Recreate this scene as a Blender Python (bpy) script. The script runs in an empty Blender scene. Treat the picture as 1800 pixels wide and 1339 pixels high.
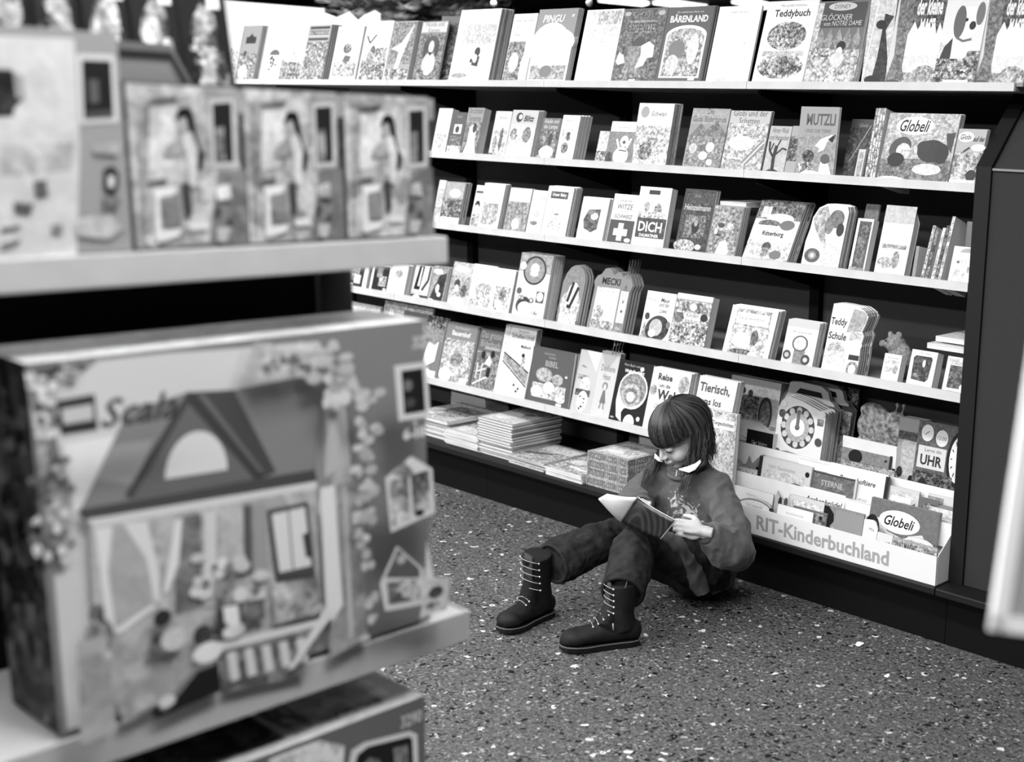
import bpy, bmesh, math, random
import numpy as np
from mathutils import Vector, Matrix, noise as mnoise

# ------------------------------------------------------------------ camera
SC = bpy.context.scene
COL = SC.collection
W_, H_ = 1800.0, 1339.0
PPX, PPY, FPX = 1345.562, 731.761, 2253.621
_A = np.array([-1490 - PPX, 130 - PPY, FPX]); _A /= np.linalg.norm(_A)
_B = np.array([3230 - PPX, 292 - PPY, FPX]); _B /= np.linalg.norm(_B)
_V = np.cross(-_A, _B); _V /= np.linalg.norm(_V)
RM = np.array([-_A, _B, _V])
EYE = np.array([0.0, 0.0, 1.5])
cam_d = bpy.data.cameras.new('camera')
cam = bpy.data.objects.new('camera', cam_d)
COL.objects.link(cam)
SC.camera = cam
cam_d.sensor_width = 36; cam_d.sensor_fit = 'HORIZONTAL'
cam_d.lens = FPX / W_ * 36
cam_d.shift_x = (W_ / 2 - PPX) / W_
cam_d.shift_y = (PPY - H_ / 2) / W_
_r = RM @ np.array([1, 0, 0]); _u = RM @ np.array([0, -1, 0]); _b = RM @ np.array([0, 0, -1])
cam.matrix_world = Matrix(((_r[0], _u[0], _b[0], EYE[0]), (_r[1], _u[1], _b[1], EYE[1]), (_r[2], _u[2], _b[2], EYE[2]), (0, 0, 0, 1)))
cam_d.dof.use_dof = True
cam_d.dof.focus_distance = 4.0
cam_d.dof.aperture_fstop = 2.4
cam_d.clip_start = 0.05

# ------------------------------------------------------------------ world, lights, exposure
SC.view_settings.view_transform = 'Standard'
SC.view_settings.look = 'None'
SC.view_settings.gamma = 1.0
SC.view_settings.use_curve_mapping = False
SC.view_settings.exposure = 0.0
wd = bpy.data.worlds.new('world'); SC.world = wd; wd.use_nodes = True
wd.node_tree.nodes['Background'].inputs[0].default_value = (1, 1, 1, 1)
wd.node_tree.nodes['Background'].inputs[1].default_value = 0.035

def area(loc, sx, sy, power, aim=None, name='ceiling_strip_light'):
    l = bpy.data.lights.new(name, 'AREA'); l.shape = 'RECTANGLE'; l.size = sx; l.size_y = sy; l.energy = power
    o = bpy.data.objects.new(name, l); COL.objects.link(o); o.location = loc
    if aim: o.rotation_euler = (Vector(aim) - Vector(loc)).to_track_quat('-Z', 'Y').to_euler()
    return o
area((-4.7, .95, 2.93), 9.2, 0.35, 235)
area((-0.6, 0.4, 2.93), 0.35, 3.0, 50)
area((-4.5, -1.2, 2.93), 6.0, 0.35, 260)
area((-3.0, -3.4, 2.93), 7.0, 0.35, 330)
area((-5.7, 2.0, 2.93), 2.6, 0.35, 32)  # added lamp, brightens the books and rails at the left of the top shelf
area((-7.6, 5.0, 2.93), 4.0, 0.35, 230)  # added lamp, lifts the fir tree behind the rack out of black

# ------------------------------------------------------------------ projection helpers (real-world planes through the surveyed camera)
def ray(x, y): return RM @ np.array([x - PPX, y - PPY, FPX])
def onz(x, y, z): v = ray(x, y); return EYE + v * ((z - EYE[2]) / v[2])
def ony(x, y, c): v = ray(x, y); return EYE + v * ((c - EYE[1]) / v[1])
def onx(x, y, c): v = ray(x, y); return EYE + v * ((c - EYE[0]) / v[0])
def proj(P):
    v = RM.T @ (np.array(P, float) - EYE); return v[0] / v[2] * FPX + PPX, v[1] / v[2] * FPX + PPY
def bis(f, a, b):
    fa = f(a)
    for _ in range(45):
        m = (a + b) / 2; fm = f(m)
        if (fm > 0) == (fa > 0): a, fa = m, fm
        else: b = m
    return (a + b) / 2
def x_at(px, Y, z): return bis(lambda X: proj((X, Y, z))[0] - px, -9, -0.8)

# ------------------------------------------------------------------ materials
def lin(g): return g / 12.92 if g <= 0.04045 else ((g + 0.055) / 1.055) ** 2.4
MATS = {}
def mat(name, g, rough=0.6, spec=0.3, noise=0.0, nscale=40, bump=0.0, bscale=200, metal=0.0, g2=None, sheen=0.0):
    if name in MATS: return MATS[name]
    m = bpy.data.materials.new(name); m.use_nodes = True; nt = m.node_tree
    b = nt.nodes['Principled BSDF']; c = lin(g)
    b.inputs['Base Color'].default_value = (c, c, c, 1)
    b.inputs['Roughness'].default_value = rough
    b.inputs['Specular IOR Level'].default_value = spec
    b.inputs['Metallic'].default_value = metal
    if sheen: b.inputs['Sheen Weight'].default_value = sheen
    tc = nt.nodes.new('ShaderNodeTexCoord')
    if noise or g2 is not None:
        n = nt.nodes.new('ShaderNodeTexNoise'); n.inputs['Scale'].default_value = nscale; n.inputs['Detail'].default_value = 5
        nt.links.new(tc.outputs['Object'], n.inputs['Vector'])
        r = nt.nodes.new('ShaderNodeValToRGB')
        a, z = lin(max(0, g - noise)), lin(g + noise if g2 is None else g2)
        r.color_ramp.elements[0].position = 0.32; r.color_ramp.elements[1].position = 0.68
        r.color_ramp.elements[0].color = (a, a, a, 1); r.color_ramp.elements[1].color = (z, z, z, 1)
        nt.links.new(n.outputs['Fac'], r.inputs['Fac']); nt.links.new(r.outputs['Color'], b.inputs['Base Color'])
    if bump:
        n2 = nt.nodes.new('ShaderNodeTexNoise'); n2.inputs['Scale'].default_value = bscale; n2.inputs['Detail'].default_value = 3
        nt.links.new(tc.outputs['Object'], n2.inputs['Vector'])
        bp = nt.nodes.new('ShaderNodeBump'); bp.inputs['Strength'].default_value = bump; bp.inputs['Distance'].default_value = 0.003
        nt.links.new(n2.outputs['Fac'], bp.inputs['Height']); nt.links.new(bp.outputs['Normal'], b.inputs['Normal'])
    MATS[name] = m; return m

def print_mat(name='printed_card', rough=0.45, scale=135.0):
    # ink colour per face from the 'ink' attribute; its alpha says how busy the printed picture is
    m = bpy.data.materials.new(name); m.use_nodes = True; nt = m.node_tree; L = nt.links
    b = nt.nodes['Principled BSDF']; b.inputs['Roughness'].default_value = rough; b.inputs['Specular IOR Level'].default_value = 0.3
    at = nt.nodes.new('ShaderNodeAttribute'); at.attribute_name = 'ink'
    tc = nt.nodes.new('ShaderNodeTexCoord'); oi = nt.nodes.new('ShaderNodeObjectInfo')
    sh = nt.nodes.new('ShaderNodeVectorMath'); sh.operation = 'ADD'
    sc = nt.nodes.new('ShaderNodeMath'); sc.operation = 'MULTIPLY'; sc.inputs[1].default_value = 9.0
    L.new(oi.outputs['Random'], sc.inputs[0]); L.new(tc.outputs['Object'], sh.inputs[0]); L.new(sc.outputs[0], sh.inputs[1])
    no = nt.nodes.new('ShaderNodeTexNoise'); no.inputs['Scale'].default_value = scale * 1.5; no.inputs['Detail'].default_value = 4; no.inputs['Distortion'].default_value = 1.5
    L.new(sh.outputs[0], no.inputs['Vector'])
    vo = nt.nodes.new('ShaderNodeTexVoronoi'); vo.inputs['Scale'].default_value = scale
    wp = nt.nodes.new('ShaderNodeVectorMath'); wp.operation = 'MULTIPLY_ADD'; wp.inputs[1].default_value = (0.02, 0.02, 0.02)
    L.new(no.outputs['Color'], wp.inputs[0]); L.new(sh.outputs[0], wp.inputs[2]); L.new(wp.outputs[0], vo.inputs['Vector'])
    sx = nt.nodes.new('ShaderNodeSeparateColor'); L.new(vo.outputs['Color'], sx.inputs[0])
    def mth(op, a, c):
        n = nt.nodes.new('ShaderNodeMath'); n.operation = op
        for i, q in enumerate((a, c)):
            if isinstance(q, float): n.inputs[i].default_value = q
            else: L.new(q, n.inputs[i])
        return n.outputs[0]
    v1 = mth('MULTIPLY', mth('SUBTRACT', sx.outputs[0], 0.5), 1.05)
    v2 = mth('MULTIPLY', mth('SUBTRACT', no.outputs['Fac'], 0.5), 2.1)
    v = mth('MULTIPLY', mth('ADD', v1, v2), at.outputs['Alpha'])
    g = mth('ADD', at.outputs['Fac'], v)
    cl = nt.nodes.new('ShaderNodeClamp'); cl.inputs['Min'].default_value = 0.04; cl.inputs['Max'].default_value = 0.93
    L.new(g, cl.inputs['Value'])
    pw = mth('MULTIPLY', mth('POWER', cl.outputs[0], 2.2), 0.97)
    cc = nt.nodes.new('ShaderNodeCombineColor')
    for i in range(3): L.new(pw, cc.inputs[i])
    L.new(cc.outputs[0], b.inputs['Base Color'])
    return m
PRINT = print_mat()
PRINT_BIG = print_mat('printed_box_card', 0.5, 38.0)

def pages_mat():
    m = bpy.data.materials.new('page_edges'); m.use_nodes = True; nt = m.node_tree; L = nt.links
    b = nt.nodes['Principled BSDF']; b.inputs['Roughness'].default_value = 0.8
    tc = nt.nodes.new('ShaderNodeTexCoord'); mp = nt.nodes.new('ShaderNodeMapping'); mp.inputs['Scale'].default_value = (6, 900, 6)
    n = nt.nodes.new('ShaderNodeTexNoise'); n.inputs['Scale'].default_value = 1.0
    L.new(tc.outputs['Object'], mp.inputs[0]); L.new(mp.outputs[0], n.inputs['Vector'])
    r = nt.nodes.new('ShaderNodeValToRGB'); r.color_ramp.elements[0].position = .3; r.color_ramp.elements[1].position = .6
    r.color_ramp.elements[0].color = (lin(.68),) * 3 + (1,); r.color_ramp.elements[1].color = (lin(.9),) * 3 + (1,)
    L.new(n.outputs['Fac'], r.inputs[0]); L.new(r.outputs[0], b.inputs['Base Color'])
    return m
PAGES = pages_mat()

# ------------------------------------------------------------------ object helpers
def tag(o, label=None, cat=None, group=None, kind=None):
    if label: o['label'] = label
    if cat: o['category'] = cat
    if group: o['group'] = group
    if kind: o['kind'] = kind
    return o
def empty(name, loc=(0, 0, 0), rot=(0, 0, 0)):
    o = bpy.data.objects.new(name, None); COL.objects.link(o); o.location = loc; o.rotation_euler = rot
    o.empty_display_size = 0.05
    return o
def mobj(name, verts, faces, m, parent=None, smooth=False, loc=None, rot=None):
    me = bpy.data.meshes.new(name); me.from_pydata([tuple(v) for v in verts], [], [tuple(f) for f in faces])
    if isinstance(m, list):
        for q in m: me.materials.append(q)
    elif m: me.materials.append(m)
    if smooth: me.polygons.foreach_set('use_smooth', [True] * len(me.polygons))
    me.update()
    o = bpy.data.objects.new(name, me); COL.objects.link(o)
    if parent: o.parent = parent
    if loc is not None: o.location = loc
    if rot is not None: o.rotation_euler = rot
    return o
BF = [(0, 3, 2, 1), (4, 5, 6, 7), (0, 1, 5, 4), (1, 2, 6, 5), (2, 3, 7, 6), (3, 0, 4, 7)]
class MB:
    def __init__(s): s.v = []; s.f = []
    def box(s, x0, y0, z0, x1, y1, z1):
        n = len(s.v)
        s.v += [(x0, y0, z0), (x1, y0, z0), (x1, y1, z0), (x0, y1, z0), (x0, y0, z1), (x1, y0, z1), (x1, y1, z1), (x0, y1, z1)]
        s.f += [tuple(n + i for i in f) for f in BF]; return s
    def prism(s, prof, a, b, axis='x'):
        # profile of (p, q) pairs extruded from a to b along the axis
        n = len(s.v); k = len(prof)
        for t in (a, b):
            for p, q in prof:
                s.v.append({'x': (t, p, q), 'y': (p, t, q), 'z': (p, q, t)}[axis])
        s.f.append(tuple(range(n, n + k))[::-1]); s.f.append(tuple(range(n + k, n + 2 * k)))
        for i in range(k): s.f.append((n + i, n + (i + 1) % k, n + k + (i + 1) % k, n + k + i))
        return s
    def tube(s, pts, rad, n=12, cap=True, flat=None):
        pts = [Vector(p) for p in pts]
        if not isinstance(rad, (list, tuple)): rad = [rad] * len(pts)
        base = len(s.v); up = None
        for i, p in enumerate(pts):
            d = (pts[min(i + 1, len(pts) - 1)] - pts[max(i - 1, 0)]).normalized()
            if up is None:
                up = Vector((0, 0, 1)) if abs(d.z) < 0.9 else Vector((0, 1, 0))
                if flat: up = Vector(flat)
            a = d.cross(up).normalized(); up = a.cross(d).normalized()
            r = rad[i]; ra, ru = (r, r) if not isinstance(r, (tuple, list)) else r
            for k in range(n):
                t = 2 * math.pi * k / n
                s.v.append(tuple(p + a * (math.cos(t) * ra) + up * (math.sin(t) * ru)))
        for i in range(len(pts) - 1):
            for k in range(n):
                a0 = base + i * n + k; a1 = base + i * n + (k + 1) % n
                s.f.append((a0, a1, a1 + n, a0 + n))
        if cap:
            s.f.append(tuple(base + k for k in range(n))[::-1]); e = base + (len(pts) - 1) * n
            s.f.append(tuple(e + k for k in range(n)))
        return s
    def ell(s, c, r, axes=None, nu=20, nv=12):
        n = len(s.v); c = Vector(c); ax = [Vector(a) for a in (axes or ((1, 0, 0), (0, 1, 0), (0, 0, 1)))]
        def P(a, b): return tuple(c + ax[0] * (r[0] * math.cos(b) * math.cos(a)) + ax[1] * (r[1] * math.cos(b) * math.sin(a)) + ax[2] * (r[2] * math.sin(b)))
        s.v.append(P(0, -math.pi / 2))
        for j in range(1, nv):
            for i in range(nu): s.v.append(P(2 * math.pi * i / nu, -math.pi / 2 + math.pi * j / nv))
        s.v.append(P(0, math.pi / 2)); top = len(s.v) - 1
        for i in range(nu): s.f.append((n, n + 1 + (i + 1) % nu, n + 1 + i))
        for j in range(nv - 2):
            for i in range(nu):
                a = n + 1 + j * nu + i; b = n + 1 + j * nu + (i + 1) % nu
                s.f.append((a, b, b + nu, a + nu))
        o = n + 1 + (nv - 2) * nu
        for i in range(nu): s.f.append((o + i, o + (i + 1) % nu, top))
        return s
    def build(s, name, m, parent=None, smooth=False, bevel=0):
        o = mobj(name, s.v, s.f, m, parent, smooth)
        if bevel:
            b = o.modifiers.new('bevel', 'BEVEL'); b.width = bevel; b.segments = 2; b.limit_method = 'ANGLE'
        return o
def bake(o, voxel=None, smooth=0, sub=0):
    if voxel:
        r = o.modifiers.new('r', 'REMESH'); r.mode = 'VOXEL'; r.voxel_size = voxel; r.use_smooth_shade = True
    if smooth:
        q = o.modifiers.new('s', 'SMOOTH'); q.iterations = smooth; q.factor = 0.5
    dg = bpy.context.evaluated_depsgraph_get(); dg.update()
    me = bpy.data.meshes.new_from_object(o.evaluated_get(dg)); old = o.data
    o.modifiers.clear(); o.data = me
    me.polygons.foreach_set('use_smooth', [True] * len(me.polygons))
    return o

# ------------------------------------------------------------------ lettering
_TX = {}
def text_geo(s, bold=0.0, shear=0.0):
    k = (s, bold, shear)
    if k in _TX: return _TX[k]
    c = bpy.data.curves.new('lettering', 'FONT'); c.body = s; c.size = 1; c.offset = bold; c.shear = shear; c.resolution_u = 2; c.fill_mode = 'BOTH'
    c.align_x = 'CENTER'; c.space_line = 0.9
    o = bpy.data.objects.new('lettering', c); COL.objects.link(o)
    dg = bpy.context.evaluated_depsgraph_get(); dg.update()
    me = bpy.data.meshes.new_from_object(o.evaluated_get(dg))
    v = np.array([x.co[:2] for x in me.vertices]) if len(me.vertices) else np.zeros((0, 2))
    f = [tuple(p.vertices) for p in me.polygons]
    bpy.data.objects.remove(o); bpy.data.curves.remove(c); bpy.data.meshes.remove(me)
    if len(v):
        mn, mx = v.min(0), v.max(0); v = v - (mn + mx) / 2; sz = mx - mn
    else: sz = np.array([1, 1])
    _TX[k] = (v, f, sz); return _TX[k]

# ------------------------------------------------------------------ printed designs; each entry is laid over the one before
def R(u0, v0, u1, v1, g, m=0): return ('p', [(u0, v0), (u1, v0), (u1, v1), (u0, v1)], g, m)
def Pg(pts, g, m=0): return ('p', pts, g, m)
def E(u, v, ru, rv, g, m=0, rot=0, a0=0, a1=360): return ('e', u, v, ru, rv, g, m, rot, a0, a1)
def T(s, u, v, h, g, mw=0.9, bold=0.0, sh=0.0, rot=0): return ('t', s, u, v, h, g, mw, bold, sh, rot)
def S(u0, v0, u1, v1, n, g0, g1, sz=0.06, seed=0): return ('s', u0, v0, u1, v1, n, g0, g1, sz, seed)
def Ln(pts, w, g): return ('l', pts, w, g)
class Ink:
    """mesh of inked faces; colour in corner attribute 'ink'"""
    def __init__(s): s.v = []; s.f = []; s.c = []
    def face(s, pts, g, m=0):
        n = len(s.v); s.v += pts; s.f.append(tuple(range(n, n + len(pts)))); s.c.append((g, m))
    def box(s, x0, y0, z0, x1, y1, z1, g, m=0, front=None):
        n = len(s.v)
        s.v += [(x0, y0, z0), (x1, y0, z0), (x1, y1, z0), (x0, y1, z0), (x0, y0, z1), (x1, y0, z1), (x1, y1, z1), (x0, y1, z1)]
        for i, f in enumerate(BF):
            s.f.append(tuple(n + q for q in f)); s.c.append(front if (front and i == 2) else (g, m))
    def slab(s, outline, y0, y1, g, m=0, edge=None):
        # outline in x,z
        k = len(outline); edge = edge or (g, 0)
        s.face([(x, y0, z) for x, z in outline], g, m); s.face([(x, y1, z) for x, z in outline][::-1], g, 0)
        for i in range(k):
            a, b = outline[i], outline[(i + 1) % k]
            s.face([(a[0], y0, a[1]), (a[0], y1, a[1]), (b[0], y1, b[1]), (b[0], y0, b[1])], *edge)
    def design(s, items, w, h, y=0.0, step=0.00012, M=None):
        """M maps (x, depth-out, z) to mesh coordinates; default lays the print on the y=0 face"""
        M = M or (lambda x, d, z: (x, y - d, z))
        lay = 0
        for it in items:
            lay += 1; d = step * lay
            def put(pts, g, m): s.face([M(p[0], d, p[1]) for p in pts], g, m)
            k = it[0]
            if k == 'p': put([(u * w, v * h) for u, v in it[1]], it[2], it[3])
            elif k == 'e':
                _, u, v, ru, rv, g, m, rot, a0, a1 = it
                cr, sr = math.cos(math.radians(rot)), math.sin(math.radians(rot)); pts = []
                N = 22
                for i in range(N + (1 if a1 - a0 < 360 else 0)):
                    t = math.radians(a0 + (a1 - a0) * i / N); ex, ez = ru * w * math.cos(t), rv * h * math.sin(t)
                    pts.append((u * w + ex * cr - ez * sr, v * h + ex * sr + ez * cr))
                put(pts, g, m)
            elif k == 't':
                _, tx, u, v, hh, g, mw, bold, sh, rot = it
                tv, tf, sz = text_geo(tx, bold, sh)
                if not len(tv): continue
                lines = tx.count('\n') + 1
                sc = hh * h / 0.72 if lines == 1 else hh * h * lines / sz[1] * 0.9
                sx = sc if sz[0] * sc <= mw * w else mw * w / sz[0]
                cr, sr = math.cos(math.radians(rot)), math.sin(math.radians(rot)); n = len(s.v)
                for a, b in tv:
                    x, z = a * sx, b * sc
                    s.v.append(M(u * w + x * cr - z * sr, d, v * h + x * sr + z * cr))
                for f in tf: s.f.append(tuple(n + q for q in f)); s.c.append((g, 0))
            elif k == 's':
                _, u0, v0, u1, v1, n, g0, g1, sz, seed = it
                rn = random.Random(seed + n)
                for i in range(n):
                    cu, cv = rn.uniform(u0, u1) * w, rn.uniform(v0, v1) * h; r = sz * w * rn.uniform(.4, 1); g = rn.uniform(g0, g1)
                    d = step * lay + step * 0.04 * i; kk = rn.choice((5, 6, 7)); ph = rn.random() * 6; asp = rn.uniform(.5, 1)
                    s.face([M(min(max(cu + r * math.cos(ph + 6.283 * j / kk) * rn.uniform(.6, 1), 0.002), w - .002), d, min(max(cv + r * asp * math.sin(ph + 6.283 * j / kk) * rn.uniform(.6, 1), .002), h - .002)) for j in range(kk)], g, 0)
                lay += int(n * .04) + 1
            elif k == 'l':
                _, pts, wd, g = it; pp = [(u * w, v * h) for u, v in pts]
                for a, b in zip(pp, pp[1:]):
                    dx, dz = b[0] - a[0], b[1] - a[1]; q = math.hypot(dx, dz) or 1; nx, nz = -dz / q * wd * w / 2, dx / q * wd * w / 2
                    put([(a[0] - nx, a[1] - nz), (b[0] - nx, b[1] - nz), (b[0] + nx, b[1] + nz), (a[0] + nx, a[1] + nz)], g, 0)
    def build(s, name, parent=None, m=None, loc=None, rot=None):
        o = mobj(name, s.v, s.f, m or PRINT, parent, False, loc, rot)
        me = o.data; a = me.color_attributes.new('ink', 'FLOAT_COLOR', 'CORNER')
        buf = np.empty((len(me.loops), 4), np.float32); i = 0
        for f, (g, mm) in zip(s.f, s.c):
            buf[i:i + len(f)] = (g, g, g, mm); i += len(f)
        a.data.foreach_set('color', buf.ravel())
        return o

def book_mesh(w, h, t, base, design, outline=None, m=0.0, edge=None, cov=None):
    """returns builder functions for cover and pages in local space: x width, y depth, z height"""
    c = Ink(); th = 0.0012; e = edge if edge is not None else base * 0.9
    if outline:
        ol = [(u * w, v * h) for u, v in outline]
        c.slab(ol, 0, 0.002, base, m, (e, 0))
        c.slab([(x, z) for x, z in ol], t - 0.002, t, e, 0)
        cx, cz = w / 2, h / 2
        inn = [(cx + (x - cx) * .985, cz + (z - cz) * .985) for x, z in ol]
    else:
        c.box(0, 0, 0, w, th, h, e, 0, (base, m)); c.box(0, th, 0, th, t - th, h, e); c.box(0, t - th, 0, w, t, h, e)
        inn = None
    c.design(design, w, h)
    p = MB()
    if inn: p.prism([(x, z) for x, z in inn], 0.0021, t - 0.0021, 'y')
    else: p.box(th * 1.1, th * 1.05, 0.0008, w - 0.001, t - th * 1.05, h - 0.0008)
    return c, p
NB = [0]
def short(label, pre='copy behind the '):
    room = 16 - len(pre.split()); w = label.split()
    if len(w) <= room: return pre + label
    cut = label
    while ',' in cut and len(cut.split()) > room: cut = cut[:cut.rfind(',')]
    w = cut.split()
    if len(w) > room:
        w = w[:room]
        while w[-1] in ('a', 'the', 'and', 'of', 'with', 'on', 'in', 'its', 'to', 'left', 'right', 'over', 'above', 'below', 'behind', 'between', 'beside', 'under', 'an', 'at', 'by', 'small', 'dark', 'white', 'pale', 'big', 'grey', 'large'): w = w[:-1]
    return pre + ' '.join(w)
def make_book(loc, w, h, t, lean, base, design, label, name='picture_book', group=None, cat='book', outline=None, m=0.0, edge=None, yaw=0.0, pmat=None, rot=None):
    r = empty(name, loc, rot or (-math.radians(lean), 0, math.radians(yaw)))
    c, p = book_mesh(w, h, t, base, design, outline, m, edge)
    c.build('cover', r); p.build('pages', pmat or PAGES, r)
    tag(r, label, cat, group); NB[0] += 1
    return r
def copy_thing(r, loc, label=None, group=None):
    n = r.copy(); COL.objects.link(n); n.location = loc
    if label: n['label'] = label
    if group: n['group'] = group
    for ch in list(r.children):
        c = ch.copy(); COL.objects.link(c); c.parent = n
    NB[0] += 1
    return n
# ------------------------------------------------------------------ the setting
def floor_mat():
    m = bpy.data.materials.new('terrazzo'); m.use_nodes = True; nt = m.node_tree; L = nt.links
    b = nt.nodes['Principled BSDF']; b.inputs['Roughness'].default_value = 0.55; b.inputs['Specular IOR Level'].default_value = 0.25
    tc = nt.nodes.new('ShaderNodeTexCoord')
    n1 = nt.nodes.new('ShaderNodeTexNoise'); n1.inputs['Scale'].default_value = 85; n1.inputs['Detail'].default_value = 6; n1.inputs['Roughness'].default_value = .75
    L.new(tc.outputs['Object'], n1.inputs['Vector'])
    r1 = nt.nodes.new('ShaderNodeValToRGB'); r1.color_ramp.elements[0].position = .34; r1.color_ramp.elements[1].position = .66
    r1.color_ramp.elements[0].color = (lin(.07),) * 3 + (1,); r1.color_ramp.elements[1].color = (lin(.44),) * 3 + (1,)
    L.new(n1.outputs['Fac'], r1.inputs[0])
    last = r1.outputs[0]
    nd = nt.nodes.new('ShaderNodeTexNoise'); nd.inputs['Scale'].default_value = 42; nd.inputs['Detail'].default_value = 3; L.new(tc.outputs['Object'], nd.inputs['Vector'])
    for sc, thr, col, sel in ((38, .30, .80, .93), (85, .34, .62, .86), (55, .38, .05, .82), (120, .36, .50, .75), (90, .36, .08, .80)):
        wp = nt.nodes.new('ShaderNodeVectorMath'); wp.operation = 'MULTIPLY_ADD'; wp.inputs[1].default_value = (.034, .034, 0)
        L.new(nd.outputs['Color'], wp.inputs[0]); L.new(tc.outputs['Object'], wp.inputs[2])
        vo = nt.nodes.new('ShaderNodeTexVoronoi'); vo.voronoi_dimensions = '2D'; vo.inputs['Scale'].default_value = sc
        mp = nt.nodes.new('ShaderNodeMapping'); mp.inputs['Location'].default_value = (sc * .37, sc * .11, 0); mp.inputs['Rotation'].default_value = (0, 0, sc)
        L.new(wp.outputs[0], mp.inputs[0]); L.new(mp.outputs[0], vo.inputs['Vector'])
        sp = nt.nodes.new('ShaderNodeSeparateColor'); L.new(vo.outputs['Color'], sp.inputs[0])
        a = nt.nodes.new('ShaderNodeMath'); a.operation = 'GREATER_THAN'; a.inputs[1].default_value = sel; L.new(sp.outputs[0], a.inputs[0])
        # each chip has its own size
        q = nt.nodes.new('ShaderNodeMath'); q.operation = 'MULTIPLY'; q.inputs[1].default_value = thr * 1.3; L.new(sp.outputs[1], q.inputs[0])
        c = nt.nodes.new('ShaderNodeMath'); c.operation = 'LESS_THAN'; L.new(vo.outputs['Distance'], c.inputs[0]); L.new(q.outputs[0], c.inputs[1])
        k = nt.nodes.new('ShaderNodeMath'); k.operation = 'MULTIPLY'; L.new(a.outputs[0], k.inputs[0]); L.new(c.outputs[0], k.inputs[1])
        mx = nt.nodes.new('ShaderNodeMix'); mx.data_type = 'RGBA'; L.new(k.outputs[0], mx.inputs[0]); L.new(last, mx.inputs[6])
        mx.inputs[7].default_value = (lin(col),) * 3 + (1,); last = mx.outputs[2]
    L.new(last, b.inputs['Base Color'])
    return m
def struct(name, mb, m): o = mb.build(name, m); o['kind'] = 'structure'; return o
struct('floor', MB().box(-16, -5, -0.05, 6, 20, 0), floor_mat())
CEIL = mat('dark_ceiling', .30, .9)
WALL = mat('far_wall', .16, .9, noise=.03, nscale=3)
struct('ceiling', MB().box(-16, -5, 3.0, 6, 20, 3.1), CEIL)
struct('wall_far', MB().box(-16, 20, 0, 6, 20.1, 3.0), WALL)
struct('wall_left', MB().box(-16.1, -5, 0, -16, 20, 3.0), WALL)
struct('wall_right', MB().box(6, -5, 0, 6.1, 20, 3.0), WALL)
struct('wall_near', MB().box(-16, -5.1, 0, 6, -5, 3.0), WALL)

def emis(name, s):
    m = bpy.data.materials.new(name); m.use_nodes = True; b = m.node_tree.nodes['Principled BSDF']
    b.inputs['Emission Color'].default_value = (1, 1, 1, 1); b.inputs['Emission Strength'].default_value = s
    return m
TUBE = emis('lit_tube', 4.0)
METAL = mat('rail_metal', .55, .4, metal=0.3)
# the fittings that carry the shop light, some of them added, and the far rows seen above the top shelf
for i, (x0, y0, x1, y1, lb) in enumerate((
        (-9.3, .78, -0.1, 1.12, 'long ceiling light over the aisle beside the book rack'),
        (-0.78, -1.1, -0.42, 1.9, 'ceiling light fitting over the camera side of the toy rack'),
        (-7.5, -1.38, -1.5, -1.02, 'long ceiling light behind the toy rack'),
        (-7.0, 1.83, -4.4, 2.17, 'added short ceiling light brightening the left part of the book rack'),  # unseen fitting, added to go with the lamp brightening the left books
        (-6.5, -3.57, .5, -3.23, 'rearmost long ceiling light far behind the camera'),
        (-9.6, 4.83, -5.6, 5.17, 'added ceiling light brightening the fir tree beyond the book rack'))):  # unseen fitting, added to go with the fir tree's fill lamp
    r = empty('ceiling_light', ((x0 + x1) / 2, (y0 + y1) / 2, 3.0)); cx, cy = (x0 + x1) / 2, (y0 + y1) / 2
    tag(r, lb, 'light')
    MB().box(x0 - cx, y0 - cy, -.03, x1 - cx, y1 - cy, 0).build('housing', mat('fitting_white', .8), r)
    MB().box(x0 - cx + .02, y0 - cy + .02, -.045, x1 - cx - .02, y1 - cy - .02, -.03).build('diffuser', TUBE, r)
def far_light(pts, lb):
    P = [onz(x, y, 2.96) for x, y in pts]
    c = sum(P) / 4; r = empty('ceiling_light', (c[0], c[1], 3.0)); tag(r, lb, 'light', 'far rows of ceiling lights')
    v = [(p[0] - c[0], p[1] - c[1], 0) for p in P] + [(p[0] - c[0], p[1] - c[1], -.05) for p in P]
    mobj('housing', v, BF, mat('fitting_white', .8), r)
    v = [(a * .96, b * .96, -.052) for a, b, _ in v[:4]] + [(a * .96, b * .96, -.07) for a, b, _ in v[:4]]
    mobj('diffuser', v, BF, TUBE, r)
far_light([(1050, -2), (1130, 6), (1142, 3), (1110, -6)], 'far ceiling light above the book with the white clouded cover')
far_light([(1146, 2), (1210, 11), (1245, 8), (1175, -2)], 'far ceiling light above the dark book with the arched picture')
far_light([(1285, 0), (1340, 12), (1368, 8), (1320, -4)], 'far ceiling light above the wide blank white book')

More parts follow.
